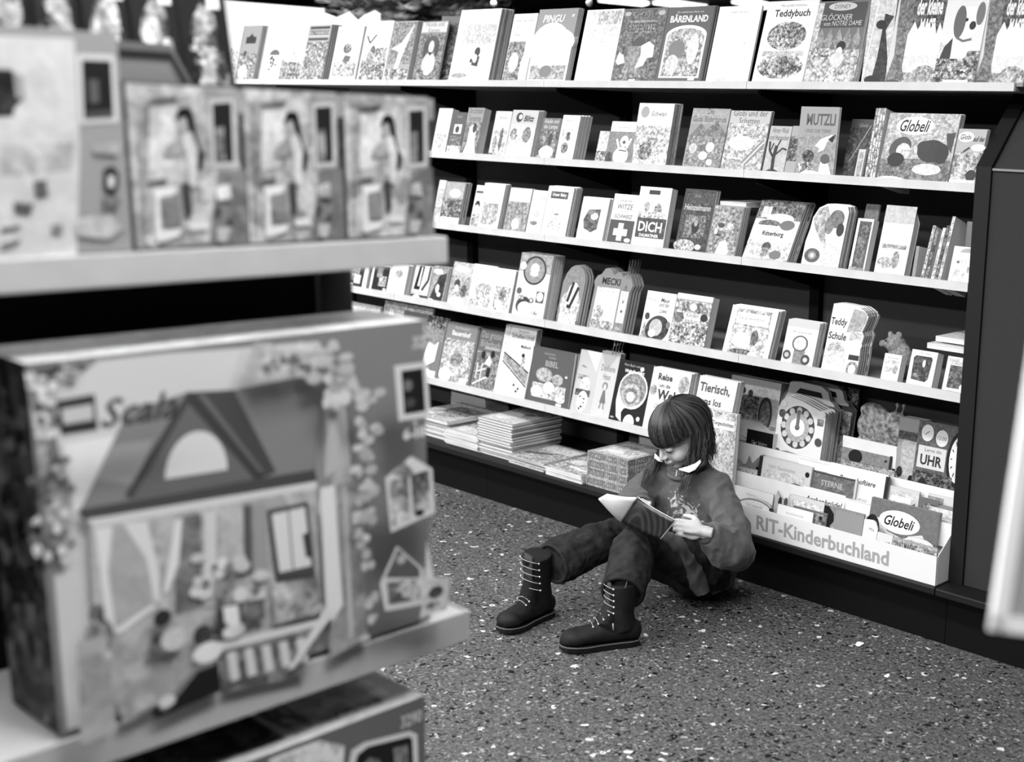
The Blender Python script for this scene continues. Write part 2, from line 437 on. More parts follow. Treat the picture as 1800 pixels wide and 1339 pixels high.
# ------------------------------------------------------------------ the book rack
DARK = mat('rack_dark_enamel', .07, .55, .3)
DARK2 = mat('rack_back_board', .34, .9, .1)
BLACK = mat('plinth_black', .05, .6, .15)
RAIL = mat('shelf_rail_cream', .80, .45, .4, noise=.02, nscale=15)
DECKM = mat('shelf_deck', .52, .6)
JX = [-6.53, -5.57, -4.615, -3.66, -2.70]
YF = 3.185
rack = empty('book_rack', (-4.2, 3.4, 0))
tag(rack, 'long dark book rack with pale shelf edges filled with children\'s books', 'shelf')
def rp(name, mb, m, **k):
    o = mb.build(name, m, rack, **k); o.matrix_parent_inverse = Matrix.Translation((4.2, -3.4, 0)); return o
XE = -1.853
SHELVES = {1: (1.623, 1.646), 2: (1.347, 1.372), 3: (1.068, 1.093), 4: (0.745, 0.773), 5: (0.420, 0.447)}
for s, (z0, z1) in SHELVES.items():
    xs = JX + [XE]
    if s == 1: xs = JX + [-1.752]
    if s == 5: xs = JX[:-1] + [-2.80]
    for a, b in zip(xs, xs[1:]):
        mb = MB().box(a + .001, YF, z0, b - .001, YF + .012, z1).box(a + .001, YF + .012, z0, b - .001, 3.60, z0 + .012)
        o = rp('shelf', mb, DECKM)
        o.data.materials.append(RAIL)
        for p in o.data.polygons[:6]: p.material_index = 1
for x in JX + [-1.87]:
    rp('upright', MB().box(x - .02, 3.585, 0, x + .02, 3.615, 1.64), BLACK)
for x in JX[1:]:
    for s in (1, 2, 3, 4, 5):
        z = SHELVES[s][0]
        if s == 5 and x > -2.71: continue
        rp('bracket', MB().prism([(3.25, z), (3.585, z), (3.585, z - .10), (3.52, z - .085), (3.25, z - .018)], x - .006, x + .006), BLACK)
rp('back_board', MB().box(-6.53, 3.615, 0.0, -1.85, 3.64, 1.64), DARK2)
for a, b in zip([-6.53, -4.965, -4.01, -3.05], [-4.967, -4.012, -3.052, -1.85]):
    rp('plinth', MB().box(a, 3.183, 0, b, 3.62, .175), BLACK)
rp('base_deck', MB().box(-6.53, 3.105, .176, -1.85, 3.615, .2), mat('deck_black', .09, .5, .3), bevel=.004)

cab = empty('end_cabinet', (-1.4, 3.4, 0))
tag(cab, 'plain dark cabinet closing off the right end of the book rack', 'cabinet')
def cp(name, mb, m, **k):
    o = mb.build(name, m, cab, **k); o.matrix_parent_inverse = Matrix.Translation((1.4, -3.4, 0)); return o
prof = [(3.182, .2), (3.182, 1.42), (3.40, 1.66), (3.64, 1.66), (3.64, .2)]
cp('side_panel', MB().prism(prof, -1.851, -1.803), mat('panel_edge', .07, .6))
cp('body', MB().prism([(3.19, .2), (3.19, 1.412), (3.408, 1.652), (3.62, 1.652), (3.62, .2)], -1.802, -.6), mat('cabinet_front', .20, .8, .12, noise=.02, nscale=300))
cp('top_rail', MB().box(-1.80, 3.183, 1.41, -.6, 3.192, 1.416), METAL)
cp('base', MB().box(-1.848, 3.183, 0, -.6, 3.62, .175), BLACK)
cp('base_ledge', MB().box(-1.848, 3.105, .176, -.6, 3.62, .1995), MATS['deck_black'], bevel=.004)

# ------------------------------------------------------------------ fir tree beyond the rack, and white header cards at its back
def fir():
    r = empty('fir_tree', (float(ony(735, 20, 6.3)[0]), 6.3, 0)); tag(r, 'dark decorated fir tree standing behind the book rack', 'tree')
    rn = random.Random(4); mb = MB(); tw = MB()
    tw.tube([(0, 0, 0), (0, 0, 1.4), (0, 0, 2.8)], [.06, .045, .01], 8)
    for i in range(300):
        z = 1.2 + 1.5 * (i / 300); L = 1.9 * (1 - (z - .9) / 2.3) ** .8; a = i * 2.399 + rn.random() * .4
        d = Vector((math.cos(a), math.sin(a), 0)); L *= rn.uniform(.8, 1.05)
        pts = [d * (L * t) + Vector((0, 0, z - .22 * L * t + .12 * L * t * t)) for t in (0, .35, .7, 1)]
        tw.tube(pts, [.012, .009, .006, .003], 4)
        side = Vector((-d.y, d.x, 0))
        for k in range(70):
            t = .2 + .8 * rn.random(); p = d * (L * t) + Vector((0, 0, z - .22 * L * t + .12 * L * t * t))
            q = p + (d * .4 + side * rn.choice((-1, 1)) * rn.uniform(.5, 1) + Vector((0, 0, rn.uniform(-.3, .5)))).normalized() * rn.uniform(.05, .10)
            w = Vector((0, 0, .006)); n = len(mb.v)
            mb.v += [tuple(p - w), tuple(q), tuple(p + w)]; mb.f.append((n, n + 1, n + 2))
    tw.build('trunk', mat('bark', .2, .9), r); mb.build('foliage', mat('fir_needles', .30, .7, noise=.14, nscale=9), r)
    return r
fir()
for px, py, lb in ((868, 6, 'small white bauble hanging above the white book with the dark little figure'), (1036, 5, 'small white bauble hanging above the white book with the clouded cover')):
    P = ony(px, py, 5.2); b = MB().ell((0, 0, 0), (.018, .018, .02), nu=14, nv=8).tube([(0, 0, .015), (0, 0, .08)], .0015, 5).build('bauble', mat('bauble_white', .93, .3), smooth=True)
    b.location = P; tag(b, lb, 'bauble')
def backcard(x0, x1, yt0, yt1, lb, jag=None, g=.93):
    Y = 3.50; z0 = 1.636; X0 = x_at(x0, Y, 1.68); X1 = x_at(x1, Y, 1.68); za = ony(x0, yt0, Y)[2]; zb = ony(x1, yt1, Y)[2]
    h = max(za, zb) - z0; w = X1 - X0
    ol = [(0, 0), (1, 0), (1, (zb - z0) / h)] + (jag or []) + [(0, (za - z0) / h)]
    c = Ink(); c.slab([(u * w, v * h) for u, v in ol], 0, .004, g)
    c.design([T('NITI ', .55, .78, .05, .8, .2)], w, h); o = c.build('display_card', loc=(X0, Y, z0)); tag(o, lb, 'card'); return o
backcard(380, 575, -2, 14, 'plain white display card behind the leftmost top-shelf books')
backcard(576, 672, 22, 24, 'low white display card with scalloped top edge behind the top-shelf books', [(.9, 1.0), (.7, .94), (.6, .88), (.45, 1.0), (.2, .93)])
# ------------------------------------------------------------------ books on the rack
ZB = {s: v[1] for s, v in SHELVES.items()}
ZT = {s: v[0] + .0125 for s, v in SHELVES.items()}
RB = random.Random(7)
YB = YF + .0125
def bk(s, xl, xr, yt, g, label, design=(), n=1, t=.008, lean=15, m=0.0, edge=None, outline=None, xt=None, dy=0.0, copies=None, grp=None, yaw=0, cg=None, name='picture_book', zoff=0.0):
    """a row of n copies of one title whose front copy shows its cover; base on the deck behind the rail"""
    Y0 = YB + dy; z0 = ZT[s] + .0005 + zoff; zv = max(ZB[s], z0)
    X0 = x_at(xl, Y0, zv); X1 = x_at(xr, Y0, zv); w = X1 - X0
    if xt is not None:
        def top(a):
            a = math.radians(a); h = bis(lambda h: proj((X0, Y0 + h * math.sin(a), z0 + h * math.cos(a)))[1] - yt, .02, .6)
            return proj((X0, Y0 + h * math.sin(a), z0 + h * math.cos(a)))[0] - xt
        lean = min(32, max(3, bis(top, 1, 40)))
    a = math.radians(lean)
    h = bis(lambda h: proj((X0, Y0 + h * math.sin(a), z0 + h * math.cos(a)))[1] - yt, .02, .6)
    r = make_book((X0, Y0, z0), w, h, t, lean, g, list(design), label, name, grp if n > 1 and grp else None, 'book', outline, m, edge, yaw)
    step = (t + .0008) / math.cos(a)
    grp = grp or (name.replace('_', ' ') + 's behind the ' + label)
    for i in range(1, n):
        y = Y0 + step * i
        if y > 3.56: break
        copy_thing(r, (X0 + RB.uniform(-.0025, .0025), y, z0), copies or short(label), grp)
    if n > 1: r['group'] = grp
    return r
W9, L8, G5, D2 = .92, .82, .5, .2
def crowd(u0=.08, v0=.05, u1=.92, v1=.5, g=.55, m=.6): return R(u0, v0, u1, v1, g, m)
tag_ = R(.42, .03, .56, .07, .95)
def price(u=.7, v=.05): return R(u, v, u + .14, v + .05, .95)

# ---- top shelf
s = 1
bk(s, 388, 411, 46, .8, 'light book at the far left end of the top shelf, half hidden', [crowd(.1, .05, .9, .6, .7, .5)], 2)
bk(s, 412, 443, 46, .6, 'grey book with dark title plaque and pale round figure, top shelf left', [R(.02, .02, .98, .5, .5, .7), Pg([(.2, .68), (.3, .78), (.5, .86), (.68, .78), (.78, .68)], .22), R(.22, .7, .78, .8, .2), E(.35, .17, .22, .13, .9), E(.3, .5, .1, .05, .3)], 3, cg=.5)
bk(s, 459, 488, 47, .9, 'white book with spotted animal under a dark umbrella, top shelf left', [R(.05, .7, .9, .95, .85, .2), E(.5, .48, .3, .1, .38, 0, 0, 0, 180), E(.5, .3, .26, .15, .92), S(.3, .15, .7, .44, 14, .12, .3, .09, 3)], 2, edge=.85)
bk(s, 488, 527, 46, .87, 'pale book with faint title and small brown animal, top shelf left', [R(.05, .65, .95, .92, .86, .15), R(.0, .02, .95, .4, .5, .8), E(.5, .42, .14, .1, .45, .4), R(.1, .35, .9, .5, .82, .4)], 1, edge=.8)
bk(s, 526, 564, 44, .7, 'book with dark striped title bars over a busy pale picture, top shelf left', [R(0, .02, 1, .7, .52, .7), R(.05, .92, .95, .97, .25), R(.05, .82, .95, .9, .3, .5), T('NEUE TIERGESCHICHTEN', .5, .86, .05, .85), R(.05, .72, .95, .77, .3)], 5, t=.009, edge=.3)
bk(s, 577, 622, 47, .93, 'white book with small round animal holding a dark bag, top shelf', [T('Mein kleiner Freund', .5, .86, .03, .6, .6), E(.5, .6, .16, .09, .4, .6), Pg([(.35, .32), (.45, .48), (.7, .46), (.62, .3)], .38), R(.06, .1, .94, .36, .66, .6), T('Bilderbuch', .4, .06, .025, .5, .4)], 2, edge=.85)
bk(s, 626, 672, 38, .92, 'white book with a dark tick-shaped bird and crowd of figures, top shelf', [T('MEISJES', .55, .9, .07, .75, .7), Ln([(.1, .76), (.25, .64), (.45, .78)], .05, .3), E(.4, .5, .1, .1, .35, .3), R(.05, .02, .98, .36, .5, .95), E(.35, .4, .15, .1, .6, .5), R(.5, .3, .95, .56, .6, .8)], 1, edge=.85)
bk(s, 672, 714, 38, .6, 'grey book with a pale pointed shape over small figures, top shelf', [R(.02, .3, .98, .98, .48, .35), Pg([(.1, .55), (.5, .65), (.9, .95), (.7, .6), (.5, .2), (.35, .2), (.45, .5)], .9), R(.02, .02, .98, .22, .5, .8)], 4, edge=.7)
bk(s, 723, 768, 38, .55, 'dark book with brown and white dog on its cover, top shelf', [R(.02, .82, .98, .98, .78), T('Hunde und\nKatzen', .5, .9, .1, .35, .7), R(0, .02, 1, .8, .42, .35), E(.52, .62, .26, .14, .25), E(.52, .58, .1, .1, .85), E(.3, .55, .08, .14, .2), E(.74, .55, .08, .14, .2), E(.52, .3, .25, .18, .85, .2), E(.52, .47, .06, .03, .1), R(.1, .02, .4, .2, .4, .6)], 1, edge=.4)
bk(s, 763, 788, 28, .42, 'dark book with its cover turned away, leaning beside the dog book on the top shelf', [R(.03, .02, .97, .9, .38, .3), R(.1, .05, .9, .35, .3, .6)], 1, edge=.25, lean=16, yaw=24, dy=.012)
bk(s, 787, 857, 18, .93, 'tall white book with one small dark bird figure in snow, top shelf', [R(.15, .52, .98, .8, .76, .25), E(.6, .42, .07, .065, .12), Pg([(.55, .12), (.56, .36), (.68, .34), (.72, .12)], .8, .1), Pg([(.5, .24), (.53, .36), (.68, .36), (.66, .22)], .12), E(.57, .33, .05, .06, .9), E(.25, .1, .2, .035, .6, .3), E(.48, .3, .03, .03, .15)], 7, t=.0075, edge=.4)
bk(s, 881, 922, 25, .93, 'white book with lines of small print and a grey boy picture, top shelf', [T('ANNE UND NINO', .5, .9, .035, .3, .8), T('erzaehlen von', .35, .81, .03, .5, .5), T('Nils', .3, .7, .05, .35, .35), R(.02, .02, .72, .6, .45, .5), E(.35, .3, .2, .14, .88, .1), E(.8, .2, .14, .25, .93)], 1, edge=.8)
bk(s, 924, 992, 17, .55, 'dark topped book with a short white capital title over a pale hill, top shelf', [E(.42, .5, .5, .32, .94), R(.0, .02, 1, .5, .93), E(.5, .55, .55, .2, .94), R(.05, .05, .95, .24, .6, .35), E(.32, .32, .13, .13, .97), E(.45, .16, .16, .08, .45), T('PINGU', .42, .87, .1, .95, .6, .02, .2), T("''", .9, .9, .1, .9, .1, .02, .3), R(.7, .02, .8, .05, .95)], 3, edge=.85)
bk(s, 1008, 1072, 18, .91, 'white book with faint clouds and speckled top, beside the dark ghost book', [R(.05, .55, .98, .98, .84, .22), R(.35, .8, .98, .98, .7, .35), R(.05, .06, .9, .5, .97)], 1, edge=.6)
bk(s, 1072, 1149, 16, .38, 'dark book with shadowy white ghost figures and tall arched lettering, top shelf', [R(.02, .02, .98, .98, .36, .35), R(.2, .68, .8, .84, .55, .3), T('GESPENSTER', .5, .75, .12, .25, .7, .03), E(.5, .5, .16, .12, .25), R(.25, .12, .55, .5, .5, .25), Pg([(.5, .2), (.58, .38), (.55, .5), (.72, .56), (.85, .5), (.86, .35), (.74, .34), (.68, .24)], .9), Pg([(.03, .3), (.1, .25), (.25, .28), (.2, .38), (.08, .42)], .85), R(.2, .08, .8, .2, .45, .4), price(.42, .01), E(.12, .93, .07, .03, .7), E(.88, .93, .08, .03, .7)], 1, edge=.35)
bk(s, 1150, 1230, 13, .33, 'dark book titled with white capitals over an arched animal picture, top shelf', [R(.02, .02, .98, .98, .33), E(.5, .63, .44, .13, .9, 0, 0, 0, 180), R(.06, .08, .94, .64, .9), E(.5, .62, .38, .1, .62, .4, 0, 0, 180), R(.1, .1, .9, .62, .6, .55), E(.35, .45, .18, .12, .45), E(.7, .45, .12, .2, .85, .2), E(.3, .25, .14, .13, .8, .2), T('Die wundersame Reise von', .5, .93, .03, .8, .8), T('BÄRENLAND', .5, .85, .085, .95, .82, .03), price(.72, .05)], 3, edge=.35)
bk(s, 1239, 1313, 12, .94, 'wide blank white book between the dark arched cover and the teddy bear book', [T('HENRY UND RITA', .5, .92, .025, .55, .75), T('NO A', .35, .06, .04, .5, .35), E(.75, .52, .01, .008, .4)], 1, edge=.7)
bk(s, 1320, 1409, 3, .9, 'white book titled Teddybuch with teddy bears heaped on the cover, top shelf', [T('Mein großes fröhliches', .52, .94, .03, .5, .6), T('Teddybuch', .52, .84, .085, .12, .72, .02), E(.5, .58, .38, .17, .52, .75), E(.55, .62, .16, .08, .4, .7), E(.5, .22, .45, .15, .58, .75), E(.6, .2, .25, .09, .35, .7), R(.1, .34, .9, .4, .72, .3)], 1, edge=.75, xt=1352)
bk(s, 1411, 1499, 3, .42, 'grey book with pointed pennants above a crowd, title in pale curly letters, top shelf', [R(.05, .68, .98, .98, .28), Pg([(0, .4), (0, .98), (.12, .98), (.1, .4)], .72, .3)] + [Pg([(.08 + .18 * i, .52), (.17 + .18 * i, .68), (.26 + .18 * i, .52), (.17 + .18 * i, .38)], .55, .2) for i in range(5)] + [R(0, .02, 1, .42, .68, .5), R(0, .3, .4, .44, .6, .6), E(.62, .46, .09, .06, .12), E(.6, .4, .06, .05, .85), E(.58, .3, .13, .09, .85, .2), E(.5, .93, .28, .05, .75), T('DISNEY', .5, .93, .05, .25, .4), T('GLÖCKNER', .42, .81, .07, .8, .62, .0, .1), T('von NOTRE DAME', .56, .73, .06, .8, .75, .0, .1)], 3, t=.009, edge=.85, xt=1441)
bk(s, 1513, 1553, -12, .8, 'light glossy book turned sideways with a dark standing animal on it, top shelf right', [R(0, 0, 1, 1, .8, .2), Pg([(.35, .02), (.95, .02), (.9, .3), (.7, .6), (.95, .75), (.6, .78), (.55, .55), (.5, .3)], .16, .2), E(.5, .66, .2, .05, .1), E(.4, .06, .3, .05, .12), Ln([(.05, .1), (.3, .9)], .04, .95)], 2, edge=.9, yaw=14, lean=13)
HASE = [R(0, .0, 1, .13, .6, .3), R(.1, .13, 1, .3, .84, .1), R(.3, .3, 1, .62, .93), Pg([(.0, .03), (.38, .06), (.3, .18), (.3, .5), (.42, .66), (.5, .98), (.02, .98), (.06, .6), (.1, .3)], .42, .25), Pg([(.3, .98), (.98, .98), (.98, .52), (.9, .62), (.86, .5), (.8, .63), (.72, .55), (.68, .62), (.62, .56), (.56, .64), (.48, .55), (.4, .64), (.36, .6)], .28, .3), T('Ich bin\nder kleine\nHASE', .66, .78, .22, .95, .5, .03), E(.15, .03, .16, .03, .3), price(.6, .02), E(.75, .1, .25, .1, .6, .5)]
bk(s, 1554, 1642, -26, .8, 'rabbit book with big tree trunk and white meadow, left of the puppy book', HASE, 2, edge=.3, lean=13)
bk(s, 1638, 1711, -18, .86, 'book with brown and white puppy sitting in flowers, in front on the top shelf right', [R(0, .02, 1, .36, .42, .7), R(.0, .3, .3, .45, .8, .3), E(.45, .42, .28, .2, .92), Pg([(.02, .2), (.12, .4), (.3, .5), (.32, .3), (.2, .12)], .2), E(.62, .66, .3, .16, .93), E(.4, .66, .14, .17, .36), E(.86, .74, .1, .12, .42), E(.72, .62, .08, .045, .15), E(.56, .68, .035, .02, .12), Ln([(.38, .5), (.55, .46), (.75, .48)], .05, .4), R(.0, .02, 1, .28, .45, .8), S(.55, .1, .95, .2, 6, .85, .95, .05, 5), R(.25, .0, .85, .06, .93), T('Hallo...', .5, .93, .07, .45, .5, .03)], 1, edge=.8, lean=14, dy=-.006)
bk(s, 1711, 1798, -26, .8, 'second rabbit book with big tree trunk, at the right end of the top shelf', HASE, 2, edge=.3, lean=13)

# ---- second shelf
s = 2
bk(s, 757, 781, 190, .85, 'white topped book at the left end of the second shelf beside the toy boxes', [R(.3, .55, .9, .75, .95), R(.05, .05, .9, .45, .75, .4)], 1, t=.03, edge=.62)
bk(s, 783, 807, 197, .3, 'dark book with small white square picture, second shelf left', [T('Heidi', .5, .9, .06, .6, .5), R(.25, .5, .8, .72, .85), E(.5, .6, .14, .08, .2), R(.0, .02, 1, .22, .75, .5), R(.1, .22, .9, .45, .4, .3)], 1, edge=.25)
bk(s, 808, 836, 189, .55, 'thick grey book with white long-legged figures, second shelf left', [T('Die schönsten\nTiermärchen', .5, .86, .16, .25, .85), R(.0, .02, 1, .7, .42, .4), Pg([(.15, .05), (.3, .3), (.3, .6), (.5, .66), (.7, .55), (.75, .3), (.9, .05)], .92), E(.6, .58, .12, .1, .2)], 1, t=.032, edge=.68)
bk(s, 857, 885, 195, .78, 'pale book with dark standing figures, left of the book with bird head logo, second shelf', [T('Märchen', .5, .86, .05, .5, .6), R(.1, .02, .9, .6, .72, .4), E(.6, .4, .1, .25, .35, .2), E(.25, .3, .1, .18, .5, .4), R(.0, .02, .3, .1, .4)], 1, t=.02, edge=.3)
bk(s, 886, 931, 193, .75, 'grey and white book with a bird head logo, second shelf', [R(0, .72, 1, .99, .72), E(.3, .85, .13, .1, .15), E(.34, .86, .07, .05, .8), T('Blitz', .68, .83, .12, .12, .42, .03, .2), R(0, .02, 1, .65, .8, .3), E(.7, .5, .16, .16, .45, .3), E(.2, .5, .15, .12, .5, .6), R(0, .02, 1, .25, .9, .3)], 3, t=.012, edge=.65)
bk(s, 941, 972, 207, .4, 'dark book with an ink landscape and title bar, second shelf', [T('Aladin und\ndie Lampe', .5, .85, .14, .8, .8), R(0, .02, 1, .7, .38, .55), E(.5, .2, .4, .15, .85, .2), E(.6, .5, .1, .15, .2)], 1, t=.016, edge=.6)
bk(s, 975, 1005, 202, .88, 'white book with three small sketched riders, second shelf', [T('Winnetou', .5, .88, .05, .45, .7), R(.1, .45, .9, .7, .8, .4), E(.5, .55, .12, .1, .35, .4), E(.4, .3, .2, .12, .4, .6), R(.1, .04, .9, .14, .85, .2)], 4, t=.014, edge=.6)
bk(s, 1044, 1061, 230, .55, 'narrow patterned book standing left of the grey duck book, second shelf', [R(0, .4, 1, 1, .78, .3), R(0, 0, 1, .4, .5, .8)], 1, edge=.8)
bk(s, 1062, 1108, 213, .5, 'low grey book with white goose waving wings under a white band, second shelf', [R(0, .77, 1, 1, .9), T('Mein Entenbuch', .5, .87, .05, .4, .8), R(0, .0, 1, .77, .48, .12), E(.55, .22, .28, .2, .95), E(.6, .55, .15, .13, .93), Ln([(.3, .6), (.45, .38)], .07, .9), Ln([(.85, .62), (.72, .4)], .07, .9), Ln([(.45, .35), (.75, .33)], .03, .2), E(.6, .53, .06, .04, .3), E(.12, .15, .12, .15, .2, .3)], 1, edge=.85, dy=-.004)
bk(s, 1108, 1169, 181, .85, 'tall book with pale picture and grey flourished title at the top, second shelf', [R(0, .67, 1, 1, .93), E(.2, .86, .12, .09, .6), T('Schwan', .6, .84, .08, .5, .6, .02, .3), R(0, .02, 1, .65, .76, .5), E(.5, .4, .16, .16, .6, .5), E(.85, .18, .1, .06, .93), E(.35, .25, .2, .14, .5, .5)], 6, t=.0065, edge=.4, xt=1125)
bk(s, 1198, 1263, 190, .55, 'grey landscape book with mountains and blossoms, second shelf middle', [R(0, .75, 1, 1, .6, .1), T('Die\nGlobi Bilderbande', .5, .89, .12, .2, .9), Pg([(0, .5), (.3, .78), (.45, .65), (.7, .8), (1, .6), (1, .4), (0, .4)], .42, .2), R(0, .02, 1, .55, .5, .35), E(.65, .38, .11, .08, .85), E(.5, .24, .12, .07, .82), E(.2, .35, .1, .08, .75, .3), E(.7, .14, .08, .05, .85), R(.75, .02, .9, .06, .95)], 1, edge=.5)
bk(s, 1265, 1335, 194, .7, 'pale book with white bench and slide, right of the grey landscape book', [T('Globi und der\nSchatten', .5, .9, .12, .25, .85), R(0, .02, 1, .8, .66, .45), E(.4, .48, .32, .12, .88, .3), Ln([(.1, .25), (.5, .22)], .03, .95), R(.05, .02, .45, .22, .6, .4), Ln([(.95, .5), (.55, .15)], .12, .5), Ln([(.95, .5), (.55, .15)], .03, .85)], 2, edge=.25)
bk(s, 1339, 1376, 221, .68, 'pale book with black leafless tree, second shelf', [T('Hinter Wald\nund Hausecken', .5, .84, .14, .15, .9), R(0, .02, 1, .7, .68, .12), Ln([(.45, .02), (.4, .35), (.45, .6)], .16, .1), Ln([(.4, .35), (.15, .5), (.1, .68)], .09, .1), Ln([(.42, .4), (.75, .55), (.95, .52)], .07, .1), Ln([(.45, .55), (.6, .72)], .06, .1), Ln([(.35, .1), (.05, .03)], .08, .12), Ln([(.5, .1), (.85, .04)], .08, .12), Ln([(.2, .48), (.3, .65)], .05, .12)], 1, edge=.5)
bk(s, 1377, 1395, 221, .6, 'narrow dark-patterned book squeezed beside the tree book, second shelf', [R(0, .3, 1, .8, .3, .6)], 1, edge=.5)
bk(s, 1397, 1464, 187, .6, 'grey book with flying white bird above a pale fox, title in large dark letters', [T('MUTZLI', .55, .82, .16, .35, .75, .03), T('UND DIE TIERE', .5, .66, .05, .35, .8), R(0, .02, 1, .6, .58, .15), Pg([(.45, .45), (.6, .55), (.9, .62), (.75, .5), (.7, .4), (.55, .36), (.5, .28), (.58, .42)], .94), Pg([(.78, .55), (.97, .62), (.9, .5)], .15), E(.3, .3, .16, .09, .25, .5), E(.25, .14, .22, .08, .55, .6), Pg([(.6, .05), (.66, .3), (.85, .2), (.95, .03)], .93), E(.75, .27, .12, .07, .35), E(.4, .05, .25, .05, .9)], 1, t=.01, edge=.75, xt=1409)
bk(s, 1478, 1522, 209, .24, 'very dark book behind a tilted pane, second shelf right', [R(0, .02, 1, .85, .22, .3), T('Globi', .5, .9, .06, .55, .5), E(.5, .28, .15, .1, .12), Ln([(.2, .3), (.8, .9)], .03, .6)], 1, edge=.2, dy=.03)
bk(s, 1500, 1512, 262, .75, 'narrow pale book with a small striped cover in front of the very dark book', [R(.2, .1, .8, .9, .6, .4)], 1, edge=.8, dy=-.004)
for i in range(4):
    bk(s, 1519 + i * 4.6, 1523 + i * 4.6, 190, .7 if i % 2 else .55, ['first', 'second', 'third', 'fourth'][i] + ' from the left of four slim edge-on books beside the wide meadow book', [R(.1, .05, .9, .95, .6, .8)], 1, t=.2, edge=.45, grp='slim books seen edge-on on the second shelf', lean=12).__setitem__('group', 'slim books seen edge-on on the second shelf')
bk(s, 1540, 1664, 198, .68, 'wide book with script title in a white cloud above dark round animals, second shelf right', [R(0, .02, 1, .35, .42, .3), R(0, .35, 1, 1, .68, .3), E(.4, .82, .27, .13, .93), T('Globeli', .4, .82, .17, .08, .42, .02, .3), E(.25, .5, .16, .15, .28, .05, 25), E(.3, .46, .1, .11, .8, .3), E(.22, .33, .12, .1, .12), E(.7, .47, .2, .16, .18), E(.58, .53, .09, .08, .2), E(.84, .44, .1, .14, .16), E(.68, .21, .2, .08, .85, .25), E(.2, .03, .22, .06, .85, .3), Pg([(.86, .72), (.98, .74), (.97, .45), (.9, .55)], .25)], 3, edge=.5, xt=1565)
bk(s, 1667, 1716, 226, .66, 'book with dark cloud lettering cut off by the cabinet, right end of second shelf', [R(0, .02, 1, .6, .58, .55), E(.3, .86, .28, .09, .95), T('Globi', .3, .86, .09, .12, .4, .02, .2), T('auf der', .78, .83, .09, .15, .4, .02, .2), E(.8, .68, .25, .06, .93), E(.72, .2, .18, .1, .15, 0, 30), Ln([(.3, .6), (.5, .68)], .06, .2), R(0, .02, .9, .12, .88, .3)], 2, edge=.6)

# ---- third shelf
s = 3
bk(s, 758, 770, 316, .8, 'grey edged book at the left end of the third shelf', [R(0, .2, 1, .8, .7, .3)], 1, t=.02, edge=.6)
bk(s, 771, 804, 319, .6, 'grey book with dark rider picture and pale foot, third shelf left', [R(0, .65, 1, 1, .62, .1), E(.55, .75, .3, .1, .88), R(0, .2, 1, .62, .4, .55), R(0, .0, 1, .2, .9, .2)], 3, t=.01, edge=.3)
bk(s, 824, 838, 325, .85, 'narrow white book with a dark-haired face, third shelf left', [E(.5, .55, .3, .1, .12), E(.5, .47, .26, .09, .85), R(.1, .05, .9, .35, .6, .6), R(.1, .82, .9, .87, .3)], 1, edge=.8)
bk(s, 837, 873, 321, .92, 'white book with a tinted framed scene, third shelf left', [T('Pippi in\nTakka', .5, .83, .12, .6, .5), R(.12, .12, .88, .58, .62, .45)], 3, t=.009, edge=.6)
bk(s, 883, 921, 329, .6, 'book with white top and glowing round light in a grey scene, third shelf', [R(.02, .7, .98, .99, .93), T('Janosch', .3, .73, .04, .5, .5), R(.02, .02, .98, .7, .55, .35), E(.5, .22, .17, .12, .95)], 2, t=.009, edge=.5)
bk(s, 923, 949, 334, .91, 'small white book with tiny mouse sketch, third shelf', [T('HASE', .7, .84, .05, .4, .4), E(.5, .5, .22, .08, .75, .3), E(.4, .28, .25, .05, .5, .3)], 2, t=.009, edge=.65)
bk(s, 948, 992, 326, .94, 'white book titled Unser Baby on a dark plaque, third shelf', [R(.14, .76, .82, .9, .28), T('Unser Baby', .48, .83, .06, .92, .55, .02), E(.45, .55, .26, .16, .78, .1), E(.5, .5, .12, .1, .86), E(.5, .46, .1, .02, .5), E(.45, .25, .3, .15, .8, .45)], 4, t=.01, edge=.62, outline=[(.0, .02), (.03, 0), (.96, 0), (1, .05), (1, .97), (.97, 1), (.03, 1), (0, .98)])
bk(s, 1011, 1057, 345, .92, 'white book with one dark animal picture and small title, third shelf', [T('Kindergebete', .5, .9, .045, .45, .65), Pg([(.22, .3), (.15, .5), (.3, .72), (.75, .75), (.72, .3), (.5, .22)], .32, .3), E(.55, .58, .14, .08, .85), E(.4, .66, .12, .05, .5), T('i', .45, .12, .04, .4)], 2, t=.012, edge=.5)
bk(s, 1064, 1108, 340, .9, 'book of jokes lettered WITZE SCHWEIZ with a big white cross, third shelf', [T('DIE BESTEN', .5, .87, .045, .35, .75, .01), T('WITZE', .5, .76, .1, .25, .75, .01, .1), T('AUS DER', .5, .67, .03, .4, .4), T('SCHWEIZ', .5, .57, .08, .25, .85, .01, .1), R(.02, .02, .98, .5, .28), R(.38, .1, .58, .44, .97), R(.22, .2, .76, .33, .97), E(.82, .12, .12, .04, .95)], 1, edge=.85)
bk(s, 1109, 1164, 327, .93, 'tall white book with a dark band of white letters and spotted dogs, third shelf', [R(.3, .88, .65, .95, .22), R(.2, .6, .85, .86, .9, .15), E(.3, .68, .09, .08, .6, .3), E(.66, .64, .12, .1, .55, .5), R(.06, .48, .9, .6, .75, .6), R(.06, .18, .98, .5, .28, .12), T('DICH', .5, .36, .16, .93, .75, .02), T('DALMATINER', .5, .22, .05, .92, .85, .02)], 1, t=.03, edge=.22, xt=1127)
